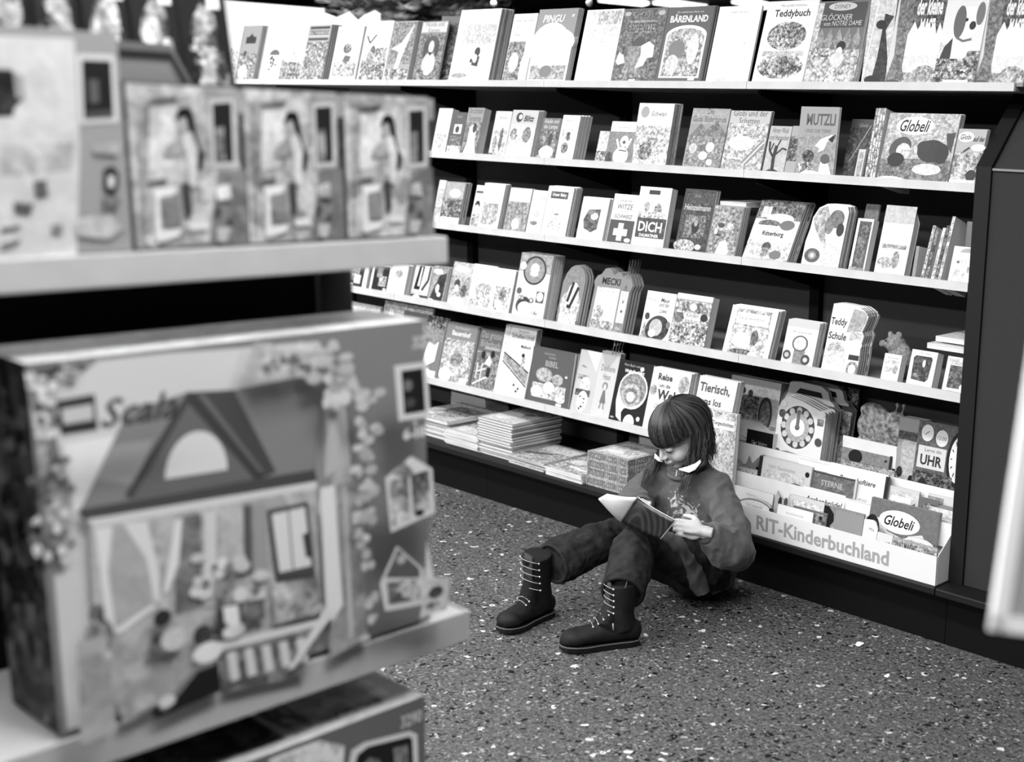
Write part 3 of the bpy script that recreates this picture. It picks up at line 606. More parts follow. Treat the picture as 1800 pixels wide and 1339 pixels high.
bk(s, 1184, 1237, 331, .24, 'dark book with small glowing figure by a fire, third shelf middle', [R(.02, .02, .98, .98, .24, .2), T('Drei', .45, .9, .05, .6, .3), T('Heinzelmann', .5, .72, .09, .72, .85, .02, .1), R(.2, .25, .85, .6, .4, .45), E(.55, .42, .12, .1, .12), E(.55, .48, .06, .05, .6), E(.3, .12, .35, .1, .62, .6), E(.75, .12, .1, .04, .93)], 2, t=.013, edge=.3)
bk(s, 1240, 1290, 360, .55, 'grey book with a winding white dragon, under the book lying flat on top, third shelf', [R(.02, .02, .98, .98, .52, .4), E(.3, .5, .12, .1, .3, .3), E(.5, .6, .3, .1, .65, .4), Pg([(.3, .05), (.4, .3), (.6, .35), (.75, .15), (.7, .03)], .85), E(.35, .62, .12, .05, .25), E(.2, .5, .06, .06, .88)], 4, t=.009, edge=.45)
bk(s, 1303, 1381, 351, .8, 'book titled Ritterburg with castle and clouds, tilted well back, third shelf', [R(0, .7, 1, 1, .4, .4), R(.1, .72, .3, .9, .82, .2), E(.55, .72, .3, .08, .95), E(.35, .62, .25, .07, .35, .3), R(0, .42, 1, .6, .82, .15), E(.75, .62, .16, .08, .4), R(0, .02, 1, .35, .75, .35), E(.45, .26, .1, .07, .25, .2), R(.38, .1, .52, .24, .5, .3), E(.7, .14, .13, .07, .4), T('Ritterburg', .5, .46, .07, .1, .62, .02)], 4, t=.011, edge=.25, lean=27)
rb = [(0, 0), (1, 0), (1, .9), (.94, .98), (.8, 1), (.4, 1), (.2, .93), (.08, .78), (.06, .6), (0, .4)]
bk(s, 1407, 1472, 356, .9, 'white round-cornered board book with grey elephant and dark ring, third shelf', [Pg([(.1, .75), (.22, .92), (.42, .97), (.55, .8), (.5, .55), (.55, .4), (.45, .38), (.2, .6)], .62, .3), E(.72, .78, .2, .14, .4, .15), E(.56, .68, .12, .14, .45, .2), E(.86, .62, .1, .1, .15), E(.25, .2, .21, .11, .32, .1), E(.25, .2, .11, .06, .55), E(.25, .2, .05, .03, .95), R(.5, .05, .95, .4, .84, .3)], 5, t=.009, edge=.5, outline=rb)
bk(s, 1490, 1518, 383, .85, 'narrow white framed board book with dark tall picture, third shelf', [R(.16, .1, .9, .95, .3, .2), R(.28, .2, .72, .88, .38, .3), R(.05, .02, .95, .12, .5, .3)], 1, t=.03, edge=.25, m=0)
bk(s, 1500, 1524, 358, .4, 'taller grey book standing behind the narrow framed board book, third shelf', [R(0, 0, 1, 1, .4, .1)], 1, edge=.3, dy=.05)
bk(s, 1535, 1588, 360, .86, 'white house-shaped board book with a cut upper corner, third shelf right', [R(.12, .42, .85, .76, .8), R(.16, .46, .8, .72, .92, .12), R(.1, .4, .9, .46, .6, .4), E(.3, .2, .25, .08, .6, .5), E(.62, .25, .12, .12, .55, .3), R(0, .76, 1, 1, .72, .1)], 1, edge=.85, t=.03, outline=[(0, 0), (1, 0), (1, .8), (.8, .98), (.25, 1), (0, .96)])
bow = [(0, 0), (1, 0), (.9, .15), (.8, .35), (.95, .6), (1.6, .85), (1.6, .95), (.9, .8), (.3, .5), (.1, .25)]
bk(s, 1602, 1608, 432, .55, 'dark curved board book edge showing behind the house-shaped book, third shelf', [], 1, t=.1, edge=.3, lean=10)
for i, (xa, yt, g, lb) in enumerate(((1617, 396, .62, 'speckled pale slim book leaning at the third shelf right end'), (1624, 402, .35, 'dark slim book leaning behind the speckled slim book, third shelf'), (1635, 400, .75, 'white edged slim book leaning in the middle of the third shelf right end'), (1641, 396, .3, 'dark slim book leaning next to the white edged one, third shelf'), (1647, 380, .65, 'tall pale curved slim book leaning nearest the framed white book, third shelf'))):
    bk(s, xa, xa + 5.5, yt, g, lb, [R(.1, .02, .9, .98, g, .6)], 1, t=.16, edge=g * .7, lean=19)
bk(s, 1665, 1704, 432, .9, 'white book with round arched picture cut off at the right end of the third shelf', [E(.75, .85, .45, .12, .62, 0, 0, 0, 180), R(.15, .1, .7, .7, .84, .35), R(.75, .35, 1, .5, .6, .3), E(.3, .6, .07, .04, .4)], 1, edge=.85)
bk(s, 1690, 1712, 389, .52, 'plain grey box standing behind the arched white book, third shelf right end', [], 1, t=.04, edge=.5, lean=4, dy=.09, name='grey_box')

# ---- fourth shelf
s = 4
bk(s, 560, 612, 462, .6, 'pale book hidden mostly behind the toy rack, fourth shelf', [R(0, .02, 1, .6, .5, .4)], 1)
bk(s, 604, 641, 462, .9, 'white framed book with a dark foreground picture, leftmost on the fourth shelf', [R(.05, .08, .82, .95, .2), R(.05, .35, .6, .9, .55, .5), R(.4, .25, .7, .6, .85, .2), E(.25, .2, .15, .04, .95)], 1, edge=.85)
bk(s, 647, 679, 462, .9, 'white framed book with a dark stripe-shirted figure, fourth shelf left', [R(.12, .1, .95, .95, .16), R(.45, .25, .85, .6, .62, .5), R(.3, .55, .6, .9, .5, .3), R(.75, .12, .9, .2, .95)], 1, edge=.88)
bk(s, 680, 708, 462, .93, 'white book with small sketched lamp, fourth shelf left', [E(.5, .7, .25, .12, .6, .4), Ln([(.5, .6), (.48, .45)], .04, .4), T('CECER', .5, .12, .05, .3, .8)], 2, t=.02, edge=.72)
bk(s, 720, 749, 464, .35, 'book with black bent shapes like long socks, fourth shelf', [R(.0, .25, 1, 1, .8), Pg([(.1, .3), (.25, .98), (.55, .98), (.45, .3)], .1), Pg([(.3, .4), (.38, .95), (.45, .95), (.42, .4)], .9), Ln([(.9, .98), (.88, .6), (.6, .3)], .12, .25), R(0, .16, 1, .26, .75, .3), R(0, .02, 1, .16, .22), E(.35, .1, .2, .05, .95)], 1, edge=.4)
bk(s, 750, 777, 466, .35, 'dark book with a witch-like triangle shape and white dots, fourth shelf', [R(0, .02, 1, 1, .55, .3), Pg([(.05, .05), (.5, .75), (.95, .85), (.9, .05)], .2, .15), E(.5, .4, .12, .12, .85, .3), E(.65, .25, .12, .06, .93), E(.2, .08, .2, .035, .93), E(.4, .85, .3, .07, .9)], 2, t=.011, edge=.85)
bk(s, 784, 819, 459, .72, 'light grey book with two dark-haired children, fourth shelf', [R(0, .72, 1, 1, .7, .2), E(.45, .85, .35, .07, .92), R(0, .25, 1, .7, .62, .4), E(.35, .52, .14, .1, .25), E(.7, .38, .15, .14, .35, .3), E(.35, .42, .1, .08, .85), E(.45, .12, .4, .1, .92)], 1, edge=.5)
bk(s, 819, 859, 463, .92, 'white book with grey group of figures below small print, fourth shelf', [T('Das Wunder\nvon Oz', .5, .78, .12, .7, .6), E(.6, .48, .38, .14, .66, .3), R(.3, .1, .95, .48, .7, .5), R(.05, .04, .5, .25, .75, .6)], 1, edge=.8)
bk(s, 859, 892, 471, .92, 'white book with scattered grey animals, left of the tall dial book', [R(.1, .1, .9, .62, .72, .6), E(.5, .45, .2, .15, .5, .4), E(.45, .2, .15, .12, .85)], 2, edge=.4)
bk(s, 898, 953, 443, .88, 'tall board book with a big dark numbered dial and teddy, fourth shelf', [R(.0, .72, 1, 1, .6, .2), E(.5, .75, .36, .22, .2), E(.5, .75, .31, .19, .55, .15), E(.5, .78, .14, .08, .82), E(.5, .7, .13, .04, .9), E(.15, .93, .08, .04, .7), E(.9, .92, .08, .04, .65), E(.12, .8, .1, .06, .88), E(.12, .42, .08, .05, .35), E(.3, .22, .22, .12, .25, .1, 20), E(.38, .17, .22, .1, .93), R(.68, .28, .92, .45, .35), E(.8, .37, .1, .07, .88), E(.55, .3, .07, .04, .3), E(.55, .3, .04, .025, .93), T('Uhr', .72, .12, .06, .3, .25), R(.1, .3, .3, .36, .7, .5)], 5, t=.011, edge=.55, xt=918)
bad = [(0, 0), (1, 0), (1, .75), (.95, .85), (.8, .95), (.6, 1), (.4, .99), (.25, .95), (.1, .85), (0, .7)]
bk(s, 975, 1013, 463, .5, 'round-topped board book with a striped badger face, fourth shelf', [R(.02, .03, .98, .12, .35), E(.5, .35, .44, .26, .75, .4), E(.5, .72, .38, .2, .5, .1), E(.55, .52, .25, .2, .9), Ln([(.5, .72), (.35, .4)], .12, .15), Ln([(.75, .65), (.48, .3)], .12, .15), E(.42, .33, .06, .03, .1), R(.1, .05, .9, .22, .85, .5)], 3, t=.014, edge=.3, outline=bad)
mec = [(0, 0), (1, 0), (1, .68), (1.05, .78), (.98, .87), (.9, .95), (.82, .93), (.74, .89), (.66, .96), (.58, .95), (.5, .9), (.42, .97), (.32, 1.0), (.22, .98), (.14, .89), (.04, .86), (-.02, .77), (.02, .68)]
bk(s, 1029, 1092, 468, .5, 'wavy-topped board book with capitals above a bright window picture, fourth shelf', [T('MECKI', .45, .8, .1, .1, .72, .03), R(.1, .1, .72, .7, .93), R(.1, .62, .6, .7, .8, .3), E(.25, .3, .14, .12, .62, .5), R(.08, .03, .7, .2, .6, .6), R(.77, .2, .97, .68, .93), T('N\nO\nT\nE', .87, .44, .4, .35, .08), E(.85, .08, .12, .06, .5, .3)], 4, t=.013, edge=.35, outline=mec)
bk(s, 1122, 1173, 510, .9, 'white book with a dark-maned lion and script lettering, fourth shelf', [T('Wie die', .2, .84, .06, .4, .25), T('Maus', .65, .85, .08, .2, .4, .02, .2), T('und der\nLöwe', .65, .7, .12, .35, .35, .01, .2), Pg([(.02, .05), (.1, .4), (.2, .2), (.4, .1), (.3, .03)], .6, .3), E(.55, .28, .4, .26, .22, .2, 15), E(.5, .3, .22, .17, .7, .1), E(.4, .18, .12, .08, .85), E(.9, .38, .07, .07, .45), E(.15, .5, .08, .07, .25), E(.5, .04, .4, .04, .9)], 1, edge=.8)
bk(s, 1174, 1236, 514, .6, 'thick book with mosaic of small busy pictures under a white cap, fourth shelf', [R(0, .9, 1, 1, .88), R(0, .02, 1, .88, .58, .6), R(.15, .68, .75, .85, .5, .5), E(.5, .77, .1, .07, .85), R(.3, .48, .75, .66, .85, .1), T('Kinder\nlexikon', .52, .57, .1, .3, .4), E(.85, .6, .1, .07, .15), E(.15, .55, .14, .1, .4, .2), R(0, .02, 1, .38, .55, .8)], 1, t=.034, edge=.45, cg=.5)
bk(s, 1268, 1348, 535, .92, 'white book with knight scene framed by foliage, fourth shelf', [E(.5, .5, .42, .42, .78, .2), R(.1, .02, .9, .6, .72, .45), R(.12, .62, .88, .95, .62, .45), R(.15, .66, .85, .88, .95), T('Der goldene Ritter', .48, .77, .06, .2, .65), E(.35, .35, .2, .15, .9), E(.62, .42, .08, .15, .35, .3), E(.4, .12, .25, .06, .35, .4), E(.65, .1, .1, .05, .95)], 4, t=.010, edge=.4, xt=1289)
bk(s, 1371, 1426, 560, .9, 'white book with small car and round window driver, fourth shelf', [R(0, .85, 1, 1, .75), T('Wer spielt da hier', .5, .75, .05, .45, .7), Pg([(.05, .2), (.12, .42), (.9, .42), (.92, .12), (.1, .1)], .84), R(.35, .05, .7, .42, .5, .1), E(.5, .52, .25, .17, .35), E(.5, .52, .2, .14, .8, .2), E(.15, .25, .13, .1, .3), E(.15, .25, .07, .05, .7), E(.75, .2, .14, .11, .25), E(.75, .2, .07, .05, .75), price(.72, .03)], 4, t=.009, edge=.55)
ted = [(0, 0), (1, 0), (1, .25), (.97, .45), (1.0, .6), (.93, .66), (.98, .75), (1.02, .88), (.9, .95), (.75, .99), (.5, .99), (.3, 1), (0, 1)]
bk(s, 1442, 1504, 533, .82, 'large shaped school book with a teddy cut-out edge, fourth shelf', [T('Teddy', .25, .74, .1, .15, .45, .02, .05), T('Schule', .28, .55, .1, .15, .5, .02, .05), Pg([(.5, .62), (.6, .96), (.98, .93), (.98, .8), (.9, .66)], .6, .15), Pg([(.6, .5), (.65, .66), (.95, .62), (.92, .5)], .68, .3), E(.8, .46, .2, .07, .95), E(.3, .35, .25, .12, .7, .3), E(.3, .2, .3, .15, .8, .25), E(.85, .12, .16, .11, .5, .2), E(.85, .12, .1, .07, .92), R(.7, .25, .98, .32, .15), R(.02, .02, .6, .12, .9, .2)], 5, t=.012, edge=.35, outline=ted)
bk(s, 1546, 1576, 620, .82, 'small white thick book with pale baby faces, fourth shelf right', [T('Wo ist mein', .5, .88, .06, .45, .7), R(.1, .45, .9, .8, .76, .35), E(.3, .5, .18, .1, .7, .3), E(.75, .5, .15, .12, .6, .3), E(.5, .25, .3, .12, .93)], 1, t=.03, edge=.65)
bk(s, 1591, 1636, 613, .85, 'thick white book with a dark octagonal forest picture, fourth shelf right', [T('Meine Fabelfee', .55, .93, .04, .5, .7), Pg([(.15, .25), (.12, .8), (.2, .86), (.8, .86), (.85, .8), (.8, .3), (.7, .22)], .24, .3), E(.55, .68, .06, .1, .8), E(.35, .4, .15, .1, .4, .4), R(.1, .04, .7, .12, .7, .3), Pg([(.7, .04), (.75, .2), (.95, .3), (.95, .05)], .93)], 1, t=.035, edge=.7)
bk(s, 1654, 1690, 625, .8, 'book with a dark cave picture cut off at the right end of the fourth shelf', [R(.1, .8, 1, .95, .75, .2), R(.2, .2, 1, .78, .32, .35), E(.95, .25, .15, .08, .9), R(.1, .05, 1, .14, .85, .3)], 1, t=.03, edge=.7)

# ---- fifth shelf
s = 5
bk(s, 560, 650, 522, .82, 'wide pale book with dark title, leftmost on the fifth shelf above the toy box', [R(0, .6, 1, 1, .8, .2), T('Die\nPeterchen', .4, .8, .15, .4, .8)], 1, t=.01, edge=.8)
bk(s, 655, 738, 527, .78, 'pale book wearing a small white notice card, fifth shelf left', [R(0, .2, 1, 1, .72, .3), R(.12, .7, .7, .88, .95), T('Bücher zum\nLesen & Lachen', .42, .79, .1, .4, .5)], 1, t=.01, edge=.7)
bk(s, 690, 766, 545, .45, 'dark book with a white leaping figure, fifth shelf left of the farm book', [R(.55, .8, 1, 1, .35, .6), R(.45, .62, .98, .82, .5, .2), Pg([(.62, .35), (.68, .6), (.82, .55), (.9, .62), (.88, .3), (.7, .2), (.6, .22)], .94), E(.67, .62, .06, .04, .12), R(.5, .02, .95, .15, .85, .2), E(.75, .14, .06, .03, .95)], 1, t=.014, edge=.15, dy=-.004)
bk(s, 768, 820, 565, .5, 'book titled Bauernhof with a busy round farm picture, fifth shelf', [T('Mein Wimmelbuch', .5, .93, .035, .75, .7), T('Bauernhof', .5, .84, .08, .88, .85, .03), R(.0, .05, 1, .74, .62, .5), E(.5, .42, .42, .28, .7, .4), E(.5, .42, .2, .12, .5, .4), E(.2, .15, .2, .12, .9, .1), R(.72, .04, .94, .14, .95), R(0, .0, 1, .05, .35)], 2, t=.012, edge=.25)
bk(s, 826, 866, 576, .38, 'dark book with white shelves and a climbing child, fifth shelf', [T('Das grosse\nBilderbuch', .5, .84, .14, .62, .85), R(.3, .68, .95, .72, .6), R(0, .02, 1, .64, .45, .4), E(.3, .58, .09, .07, .15), E(.68, .62, .08, .06, .12), Pg([(.4, .45), (.55, .6), (.7, .5), (.65, .42)], .85), Ln([(.05, .1), (.6, .25)], .05, .85), Ln([(.1, .3), (.5, .38)], .05, .8), R(.1, .2, .15, .45, .8), R(.3, .2, .35, .45, .8), R(.55, .25, .7, .4, .15)], 1, edge=.3)
bk(s, 866, 920, 570, .9, 'white book colouring book with a striped sledge track, fifth shelf', [R(0, .65, .2, 1, .85, .3), T('Das grosse', .6, .94, .035, .4, .5), R(.22, .82, .98, .92, .82), T('Schellen-Ursli', .6, .87, .06, .3, .7, .02), T('Malbuch', .75, .74, .045, .2, .4, .02), Pg([(.1, .62), (.98, .4), (.98, .22), (.1, .52)], .55, .3), Ln([(.1, .62), (.98, .4)], .03, .2), Ln([(.1, .5), (.98, .2)], .03, .25), E(.75, .5, .06, .12, .6, .4), E(.72, .62, .05, .03, .15), R(.05, .05, .4, .4, .88, .25), E(.7, .12, .03, .02, .3), E(.6, .2, .03, .02, .3), E(.75, .16, .03, .02, .3)], 3, t=.009, edge=.5)
bk(s, 924, 996, 608, .34, 'dark book titled BIBEL with pale trees and animals, fifth shelf', [T('Gütersloher', .42, .92, .04, .62, .4), T('Erzähler', .5, .86, .04, .62, .4), T('BIBEL', .5, .75, .1, .65, .55, .01), E(.35, .55, .2, .12, .62, .3), E(.68, .5, .13, .1, .6, .3), R(.1, .15, .9, .4, .72, .5), E(.22, .25, .14, .1, .9, .1), E(.5, .35, .13, .1, .88, .1), E(.8, .2, .12, .08, .8, .3), E(.88, .58, .03, .02, .85), R(.72, .07, .85, .11, .95)], 2, t=.012, edge=.3, dy=-.004, lean=11)
bk(s, 1000, 1036, 613, .72, 'pale book with spotted puppy and hut, fifth shelf right of the dark Bible', [Pg([(.3, 1), (.9, .7), (1, 1)], .88), R(.1, .55, .6, .62, .5, .3), E(.5, .48, .22, .12, .85, .3), R(.1, .3, .8, .4, .3, .3), E(.5, .22, .25, .16, .88, .15), S(.3, .1, .7, .3, 6, .15, .3, .08, 2), T('Wau', .3, .75, .04, .45, .4)], 1, edge=.6)
bk(s, 1036, 1068, 616, .76, 'pale book with a small standing girl under a title, fifth shelf', [Pg([(0, .98), (.4, .7), (.9, .98)], .66), T('Die kleine\nHexe', .5, .7, .12, .35, .75), E(.5, .5, .15, .06, .5), E(.5, .48, .07, .05, .8), Pg([(.35, .25), (.45, .44), (.55, .44), (.68, .25)], .42), Ln([(.45, .26), (.38, .16)], .05, .45), Ln([(.57, .26), (.62, .16)], .05, .45), R(.35, .1, .65, .16, .93)], 3, edge=.7)
bk(s, 1068, 1127, 630, .1, 'black book with a great pale spiral galaxy, fifth shelf', [T('Mein Buch vom', .4, .93, .04, .7, .55, 0, .2), T('Weltall erklärt', .5, .84, .05, .95, .75, .03, .15), E(.7, .9, .06, .035, .8), Pg([(.12, .35), (.2, .12), (.35, .06), (.3, .25), (.6, .3)], .82), E(.55, .56, .42, .29, .86), Pg([(.13, .55), (.12, .35), (.2, .18), (.38, .05), (.33, .2), (.42, .3), (.6, .33)], .84), E(.55, .57, .38, .25, .52, .25), E(.52, .48, .28, .18, .68, .25), E(.52, .47, .2, .13, .5, .3), E(.52, .46, .12, .08, .8, .2), E(.85, .15, .05, .035, .93), E(.6, .06, .16, .13, .94, 0, 0, 0, 180), E(.1, .1, .06, .015, .6)], 1, edge=.3)
bk(s, 1128, 1194, 644, .9, 'white book titled Reise um die Welt with a grey hot air balloon, fifth shelf', [T('Reise', .35, .87, .1, .25, .55, .04), T('um die', .38, .74, .06, .3, .5, .03), T('Welt', .5, .6, .15, .22, .65, .04), E(.85, .8, .14, .14, .62, .3), E(.1, .65, .09, .08, .55, .3), T('Geographie', .3, .44, .03, .4, .45), T('spielend leicht', .33, .4, .03, .4, .5)], 3, t=.012, edge=.7)
bk(s, 1208, 1274, 659, .84, 'light book lettered Tierisch, was los in tall letters, behind the seated girl', [T('Tierisch,', .45, .83, .13, .28, .8, .03), T('was los', .4, .64, .1, .28, .66, .03), E(.2, .4, .16, .14, .32), E(.55, .42, .2, .08, .6, .5), R(0, .02, 1, .35, .6, .6)], 3, t=.011, edge=.5)
print('books', NB[0])
# ------------------------------------------------------------------ flat stacks on the base deck
ZD = .2012
def stack(n, x0, x1, y0, y1, t, base, design, label, grp, edge=.3, jit=.004, z=ZD, top_yaw=0, copies=None, m=0.0, side=None, name='picture_book', yaw=0, last=None):
    """n flat books piled up, spine to the left; the top one shows its cover"""
    w, d = x1 - x0, y1 - y0; first = None
    if y0 < 3.3: y0 -= .03
    for i in range(n):
        jx, jy = RB.uniform(-jit, jit), RB.uniform(-jit, jit); top = i == n - 1
        loc = (x0 + jx, y0 + jy, z + t + i * (t + .0006))
        if first is None:
            r = empty(name, loc, (-math.pi / 2, 0, math.radians(yaw)))
            c, p = book_mesh(w, d, t, base, list(design), None, m, edge)
            if side: side(c, w, d, t)
            c.build('cover', r); p.build('pages', PAGES, r); first = r; NB[0] += 1
            tag(r, (label if n == 1 else copies or short(label, 'copy lying under the ')), 'book', grp if n > 1 else None)
        else:
            r = copy_thing(first, loc)
            r.rotation_euler = (-math.pi / 2, 0, math.radians(yaw + RB.uniform(-1, 1)))
            if top: r['label'] = label
    return z + n * (t + .0006)
# cover built facing -y; rotated -90 deg about x it faces up with v pointing away from the aisle
stack(7, -4.47, -4.236, 3.20, 3.45, .0095, .7, [R(.0, 0, 1, 1, .72, .4), E(.5, .5, .35, .3, .4, .5), E(.25, .3, .16, .1, .93)], 'top picture book of the low pile at the far left of the bottom deck', 'pile at the far left of the bottom deck', edge=.75, jit=.006)
stack(1, -4.50, -4.225, 3.185, 3.47, .014, .72, [R(.03, .03, .97, .97, .74, .35), R(.25, .4, .9, .8, .45, .55), E(.2, .2, .16, .08, .95), E(.6, .3, .2, .12, .6, .5)], 'large hardback lying across the pile at the far left of the bottom deck', None, edge=.5, z=ZD + 7 * .0102)
stack(9, -4.60, -4.36, 3.46, 3.59, .0125, .92, [], 'white book on top of the rear pile under the fifth shelf', 'rear pile of white books at the far left of the bottom deck', edge=.88)
stack(11, -4.228, -4.012, 3.17, 3.40, .005, .75, [R(0, .4, 1, 1, .6, .6), R(.1, .1, .8, .4, .85, .3), E(.6, .6, .2, .15, .45, .5)], 'top booklet of the pile between the left pile and the tall striped pile', 'thin booklets piled left of the tall striped pile', edge=.84, jit=.004)
stack(14, -4.022, -3.812, 3.175, 3.432, .0098, .62, [R(.03, .03, .97, .97, .8, .25), E(.35, .4, .25, .22, .93, .1), R(.0, .75, 1, 1, .55, .4), E(.62, .62, .12, .06, .4, .5), Ln([(.55, .5), (.85, .52)], .02, .3), E(.8, .75, .1, .08, .5, .3)], 'top hardback of the tall striped pile in the middle of the bottom deck', 'hardbacks of the tall striped pile', edge=.33, jit=.005)
stack(5, -3.808, -3.60, 3.165, 3.405, .0062, .6, [R(.0, 0, 1, 1, .62, .5), R(.1, .6, .95, .95, .85, .3), Ln([(.1, .3), (.6, .5)], .1, .35)], 'top magazine of the flat pile right of the tall striped pile', 'magazines piled right of the tall striped pile', edge=.55, jit=.006, yaw=-1)
stack(4, -3.585, -3.385, 3.15, 3.36, .0075, .66, [R(0, 0, 1, 1, .66, .55), E(.5, .3, .15, .05, .95), E(.3, .6, .2, .15, .85, .2), E(.75, .25, .14, .05, .95)], 'top book of the low pile left of the thick lettered volumes', 'low pile left of the thick lettered volumes', edge=.85, jit=.004)
def lettered(c, w, d, t):
    # ornament of numerals on the two long edges that face the aisle (spine side at v=0)
    rn = random.Random(5)
    c.box(0, 0, -.0006, w, t, 0, .6, .25)
    c.box(w, 0, 0, w + .0006, t, d, .6, .25)
    def Mf(x, dd, z): return (x, t - z, -.0006 - dd)
    c.design([T('§8212235811235811225', .5, .5, .7, .36, .97, .03)], w, t, M=Mf)
    def Mr(x, dd, z): return (w + .0006 + dd, t - z, x)
    c.design([T('§821223581123581', .5, .5, .7, .36, .97, .03)], d, t, M=Mr)
stack(4, -3.372, -3.165, 3.165, 3.375, .0315, .6, [R(.02, .02, .98, .98, .68, .3), R(.12, .12, .9, .85, .86, .2), R(.2, .5, .6, .8, .7, .5), E(.65, .4, .2, .15, .72, .5), E(.4, .3, .2, .1, .93)], 'top one of four thick volumes with numeral-patterned edges, left of the girl', 'thick numeral-patterned volumes', edge=.5, jit=.006, side=lettered, name='thick_volume')
stack(3, -3.155, -3.0, 3.20, 3.40, .022, .9, [R(.1, .1, .9, .9, .85, .2)], 'white book on the small pile half hidden behind the girl', 'white books on the small pile behind the girl', edge=.3, jit=.006)
stack(1, -3.36, -3.18, 3.39, 3.585, .142, .7, [R(.1, .1, .9, .9, .6, .6)], 'thick upright-packed box of cards behind the numeral-patterned volumes', None, edge=.6, name='card_box')

# ------------------------------------------------------------------ stepped white cardboard display tray with lettering
tr = empty('display_tray', (-2.4, 3.122, ZD)); tag(tr, 'white stepped cardboard display tray lettered RIT-Kinderbuchland on the bottom deck', 'display tray')
TX0, TX1 = -2.95, -1.856
WCARD = mat('white_card', .9, .6, noise=.01, nscale=30)
def local(o, P): o.matrix_parent_inverse = Matrix.Translation(-Vector(P)); return o
def tpart(name, mb): return local(mb.build(name, WCARD, tr), (-2.4, 3.122, ZD))
TIER = [(3.125 + .094 * k, .291 + .0735 * k) for k in range(4)]
_ta, _tz = x_at(1303, 3.122, .24), x_at(1598, 3.122, .24); _tc = ((_ta + _tz) / 2 - TX0) / (TX1 - TX0); _tw = (_tz - _ta) / (TX1 - TX0)
fr = Ink(); fr.box(0, 0, 0, TX1 - TX0, .004, .291 - ZD, .9)
fr.design([T('RIT-Kinderbuchland', _tc, .48, .52, .63, _tw, .03)], TX1 - TX0, .291 - ZD)
o = fr.build('front_panel', tr, loc=(TX0 + 2.4, -.005, 0))
for k in range(1, 4):
    y, z = TIER[k]; x0 = TX0 if k < 3 else -2.42; x1 = TX1 if k < 3 else -2.205
    tpart('step_panel', MB().box(x0, y, z - .075, x1, y + .004, z))
for k in range(3):
    y, z = TIER[k]; tpart('step_floor', MB().box(TX0, y + .004, z - .105, TX1, y + .094, z - .102))
for x in (TX0, TX1 - .002):
    tpart('side_panel', MB().prism([(3.125, ZD), (3.125, .291), (3.41, .513), (3.45, .513), (3.45, ZD)], x, x + .002))
def tb(k, xl, xr, ytl, g, label, design=(), n=1, t=.006, lean=10, off=.012, outline=None, m=0.0, edge=.5, ytr=None, cat='book', name='picture_book', zb=None, copies=None, grp=None):
    """a book standing in tier k of the tray, placed by its visible top edge"""
    Y0 = TIER[k][0] + off if k < 4 else off; z0 = (TIER[k][1] - .1015 if k < 4 else ZD + .001) if zb is None else zb; a = math.radians(lean)
    def Ptop(h): return (Y0 + h * math.sin(a), z0 + h * math.cos(a))
    h = .12
    for _ in range(6):
        y, z = Ptop(h); X0 = x_at(xl, y, z); h = bis(lambda q: proj((X0,) + Ptop(q))[1] - ytl, .01, .6)
    y, z = Ptop(h); X1 = x_at(xr, y, z)
    r = make_book((X0, Y0, z0), max(.02, X1 - X0), h, t, lean, g, list(design), label, name, None, cat, outline, m, edge)
    if n > 1:
        gr = grp or ('copies with the ' + label); r['group'] = gr
        for i in range(1, n): copy_thing(r, (X0 + RB.uniform(-.002, .002), Y0 + (t + .0008) * i / math.cos(a), z0), copies or short(label), gr)
    return r
ov = [(0, 0), (1, 0), (1, .8), (.9, .92), (.75, .98), (.5, 1), (.25, .97), (.1, .88), (0, .7)]
# front tier
tb(0, 1262, 1302, 873, .84, 'pale oval-topped booklet at the left of the front tier beside the girl\'s elbow', [R(.1, .1, .9, .8, .8, .2)], outline=ov)
tb(0, 1298, 1361, 868, .82, 'oval-topped booklet with grey rim and lines of print, front tier', [E(.5, .75, .48, .23, .5), E(.5, .73, .44, .21, .85, .1), T('Ein kleines\nBilderbuch', .5, .72, .12, .5, .6), E(.95, .8, .06, .06, .2), R(.75, .1, .95, .6, .5, .5)], outline=ov)
tb(0, 1368, 1430, 885, .9, 'white booklet with narrow title band left of the booklet marked 11, front tier', [T('NUSSKNACKER', .5, .82, .06, .6, .8), R(.1, .1, .9, .7, .88, .1)], t=.008, off=.006)
tb(0, 1395, 1453, 888, .38, 'dark booklet marked 11 with a spotted face, front tier', [R(0, 0, 1, .96, .45, .4), E(.85, .86, .05, .05, .1), T('11', .8, .55, .1, .93, .2, .03)], t=.008, off=.016)
tb(0, 1450, 1520, 886, .55, 'grey booklet with dark-haired boy in profile and pale sweater, front tier', [R(0, 0, 1, 1, .52, .1), R(.3, .1, 1, .95, .55), Pg([(0, .98), (.12, .98), (.26, .85), (.28, .7), (.2, .6), (.25, .45), (.1, .4), (0, .5)], .08), Pg([(.25, .6), (.4, .45), (.7, .35), (.95, .4), (.95, .05), (.3, .3)], .78, .1), Pg([(0, .4), (.2, .4), (.5, .3), (.9, .25), (.9, .1), (0, .1)], .1)], off=.024, m=.05)
tb(0, 1520, 1545, 910, .88, 'small white round-cornered booklet right of the boy booklet, front tier', [T('Mia', .6, .8, .07, .3, .5)], off=.012, outline=[(0, 0), (1, 0), (1, .85), (.8, .98), (.6, 1), (0, .98)])
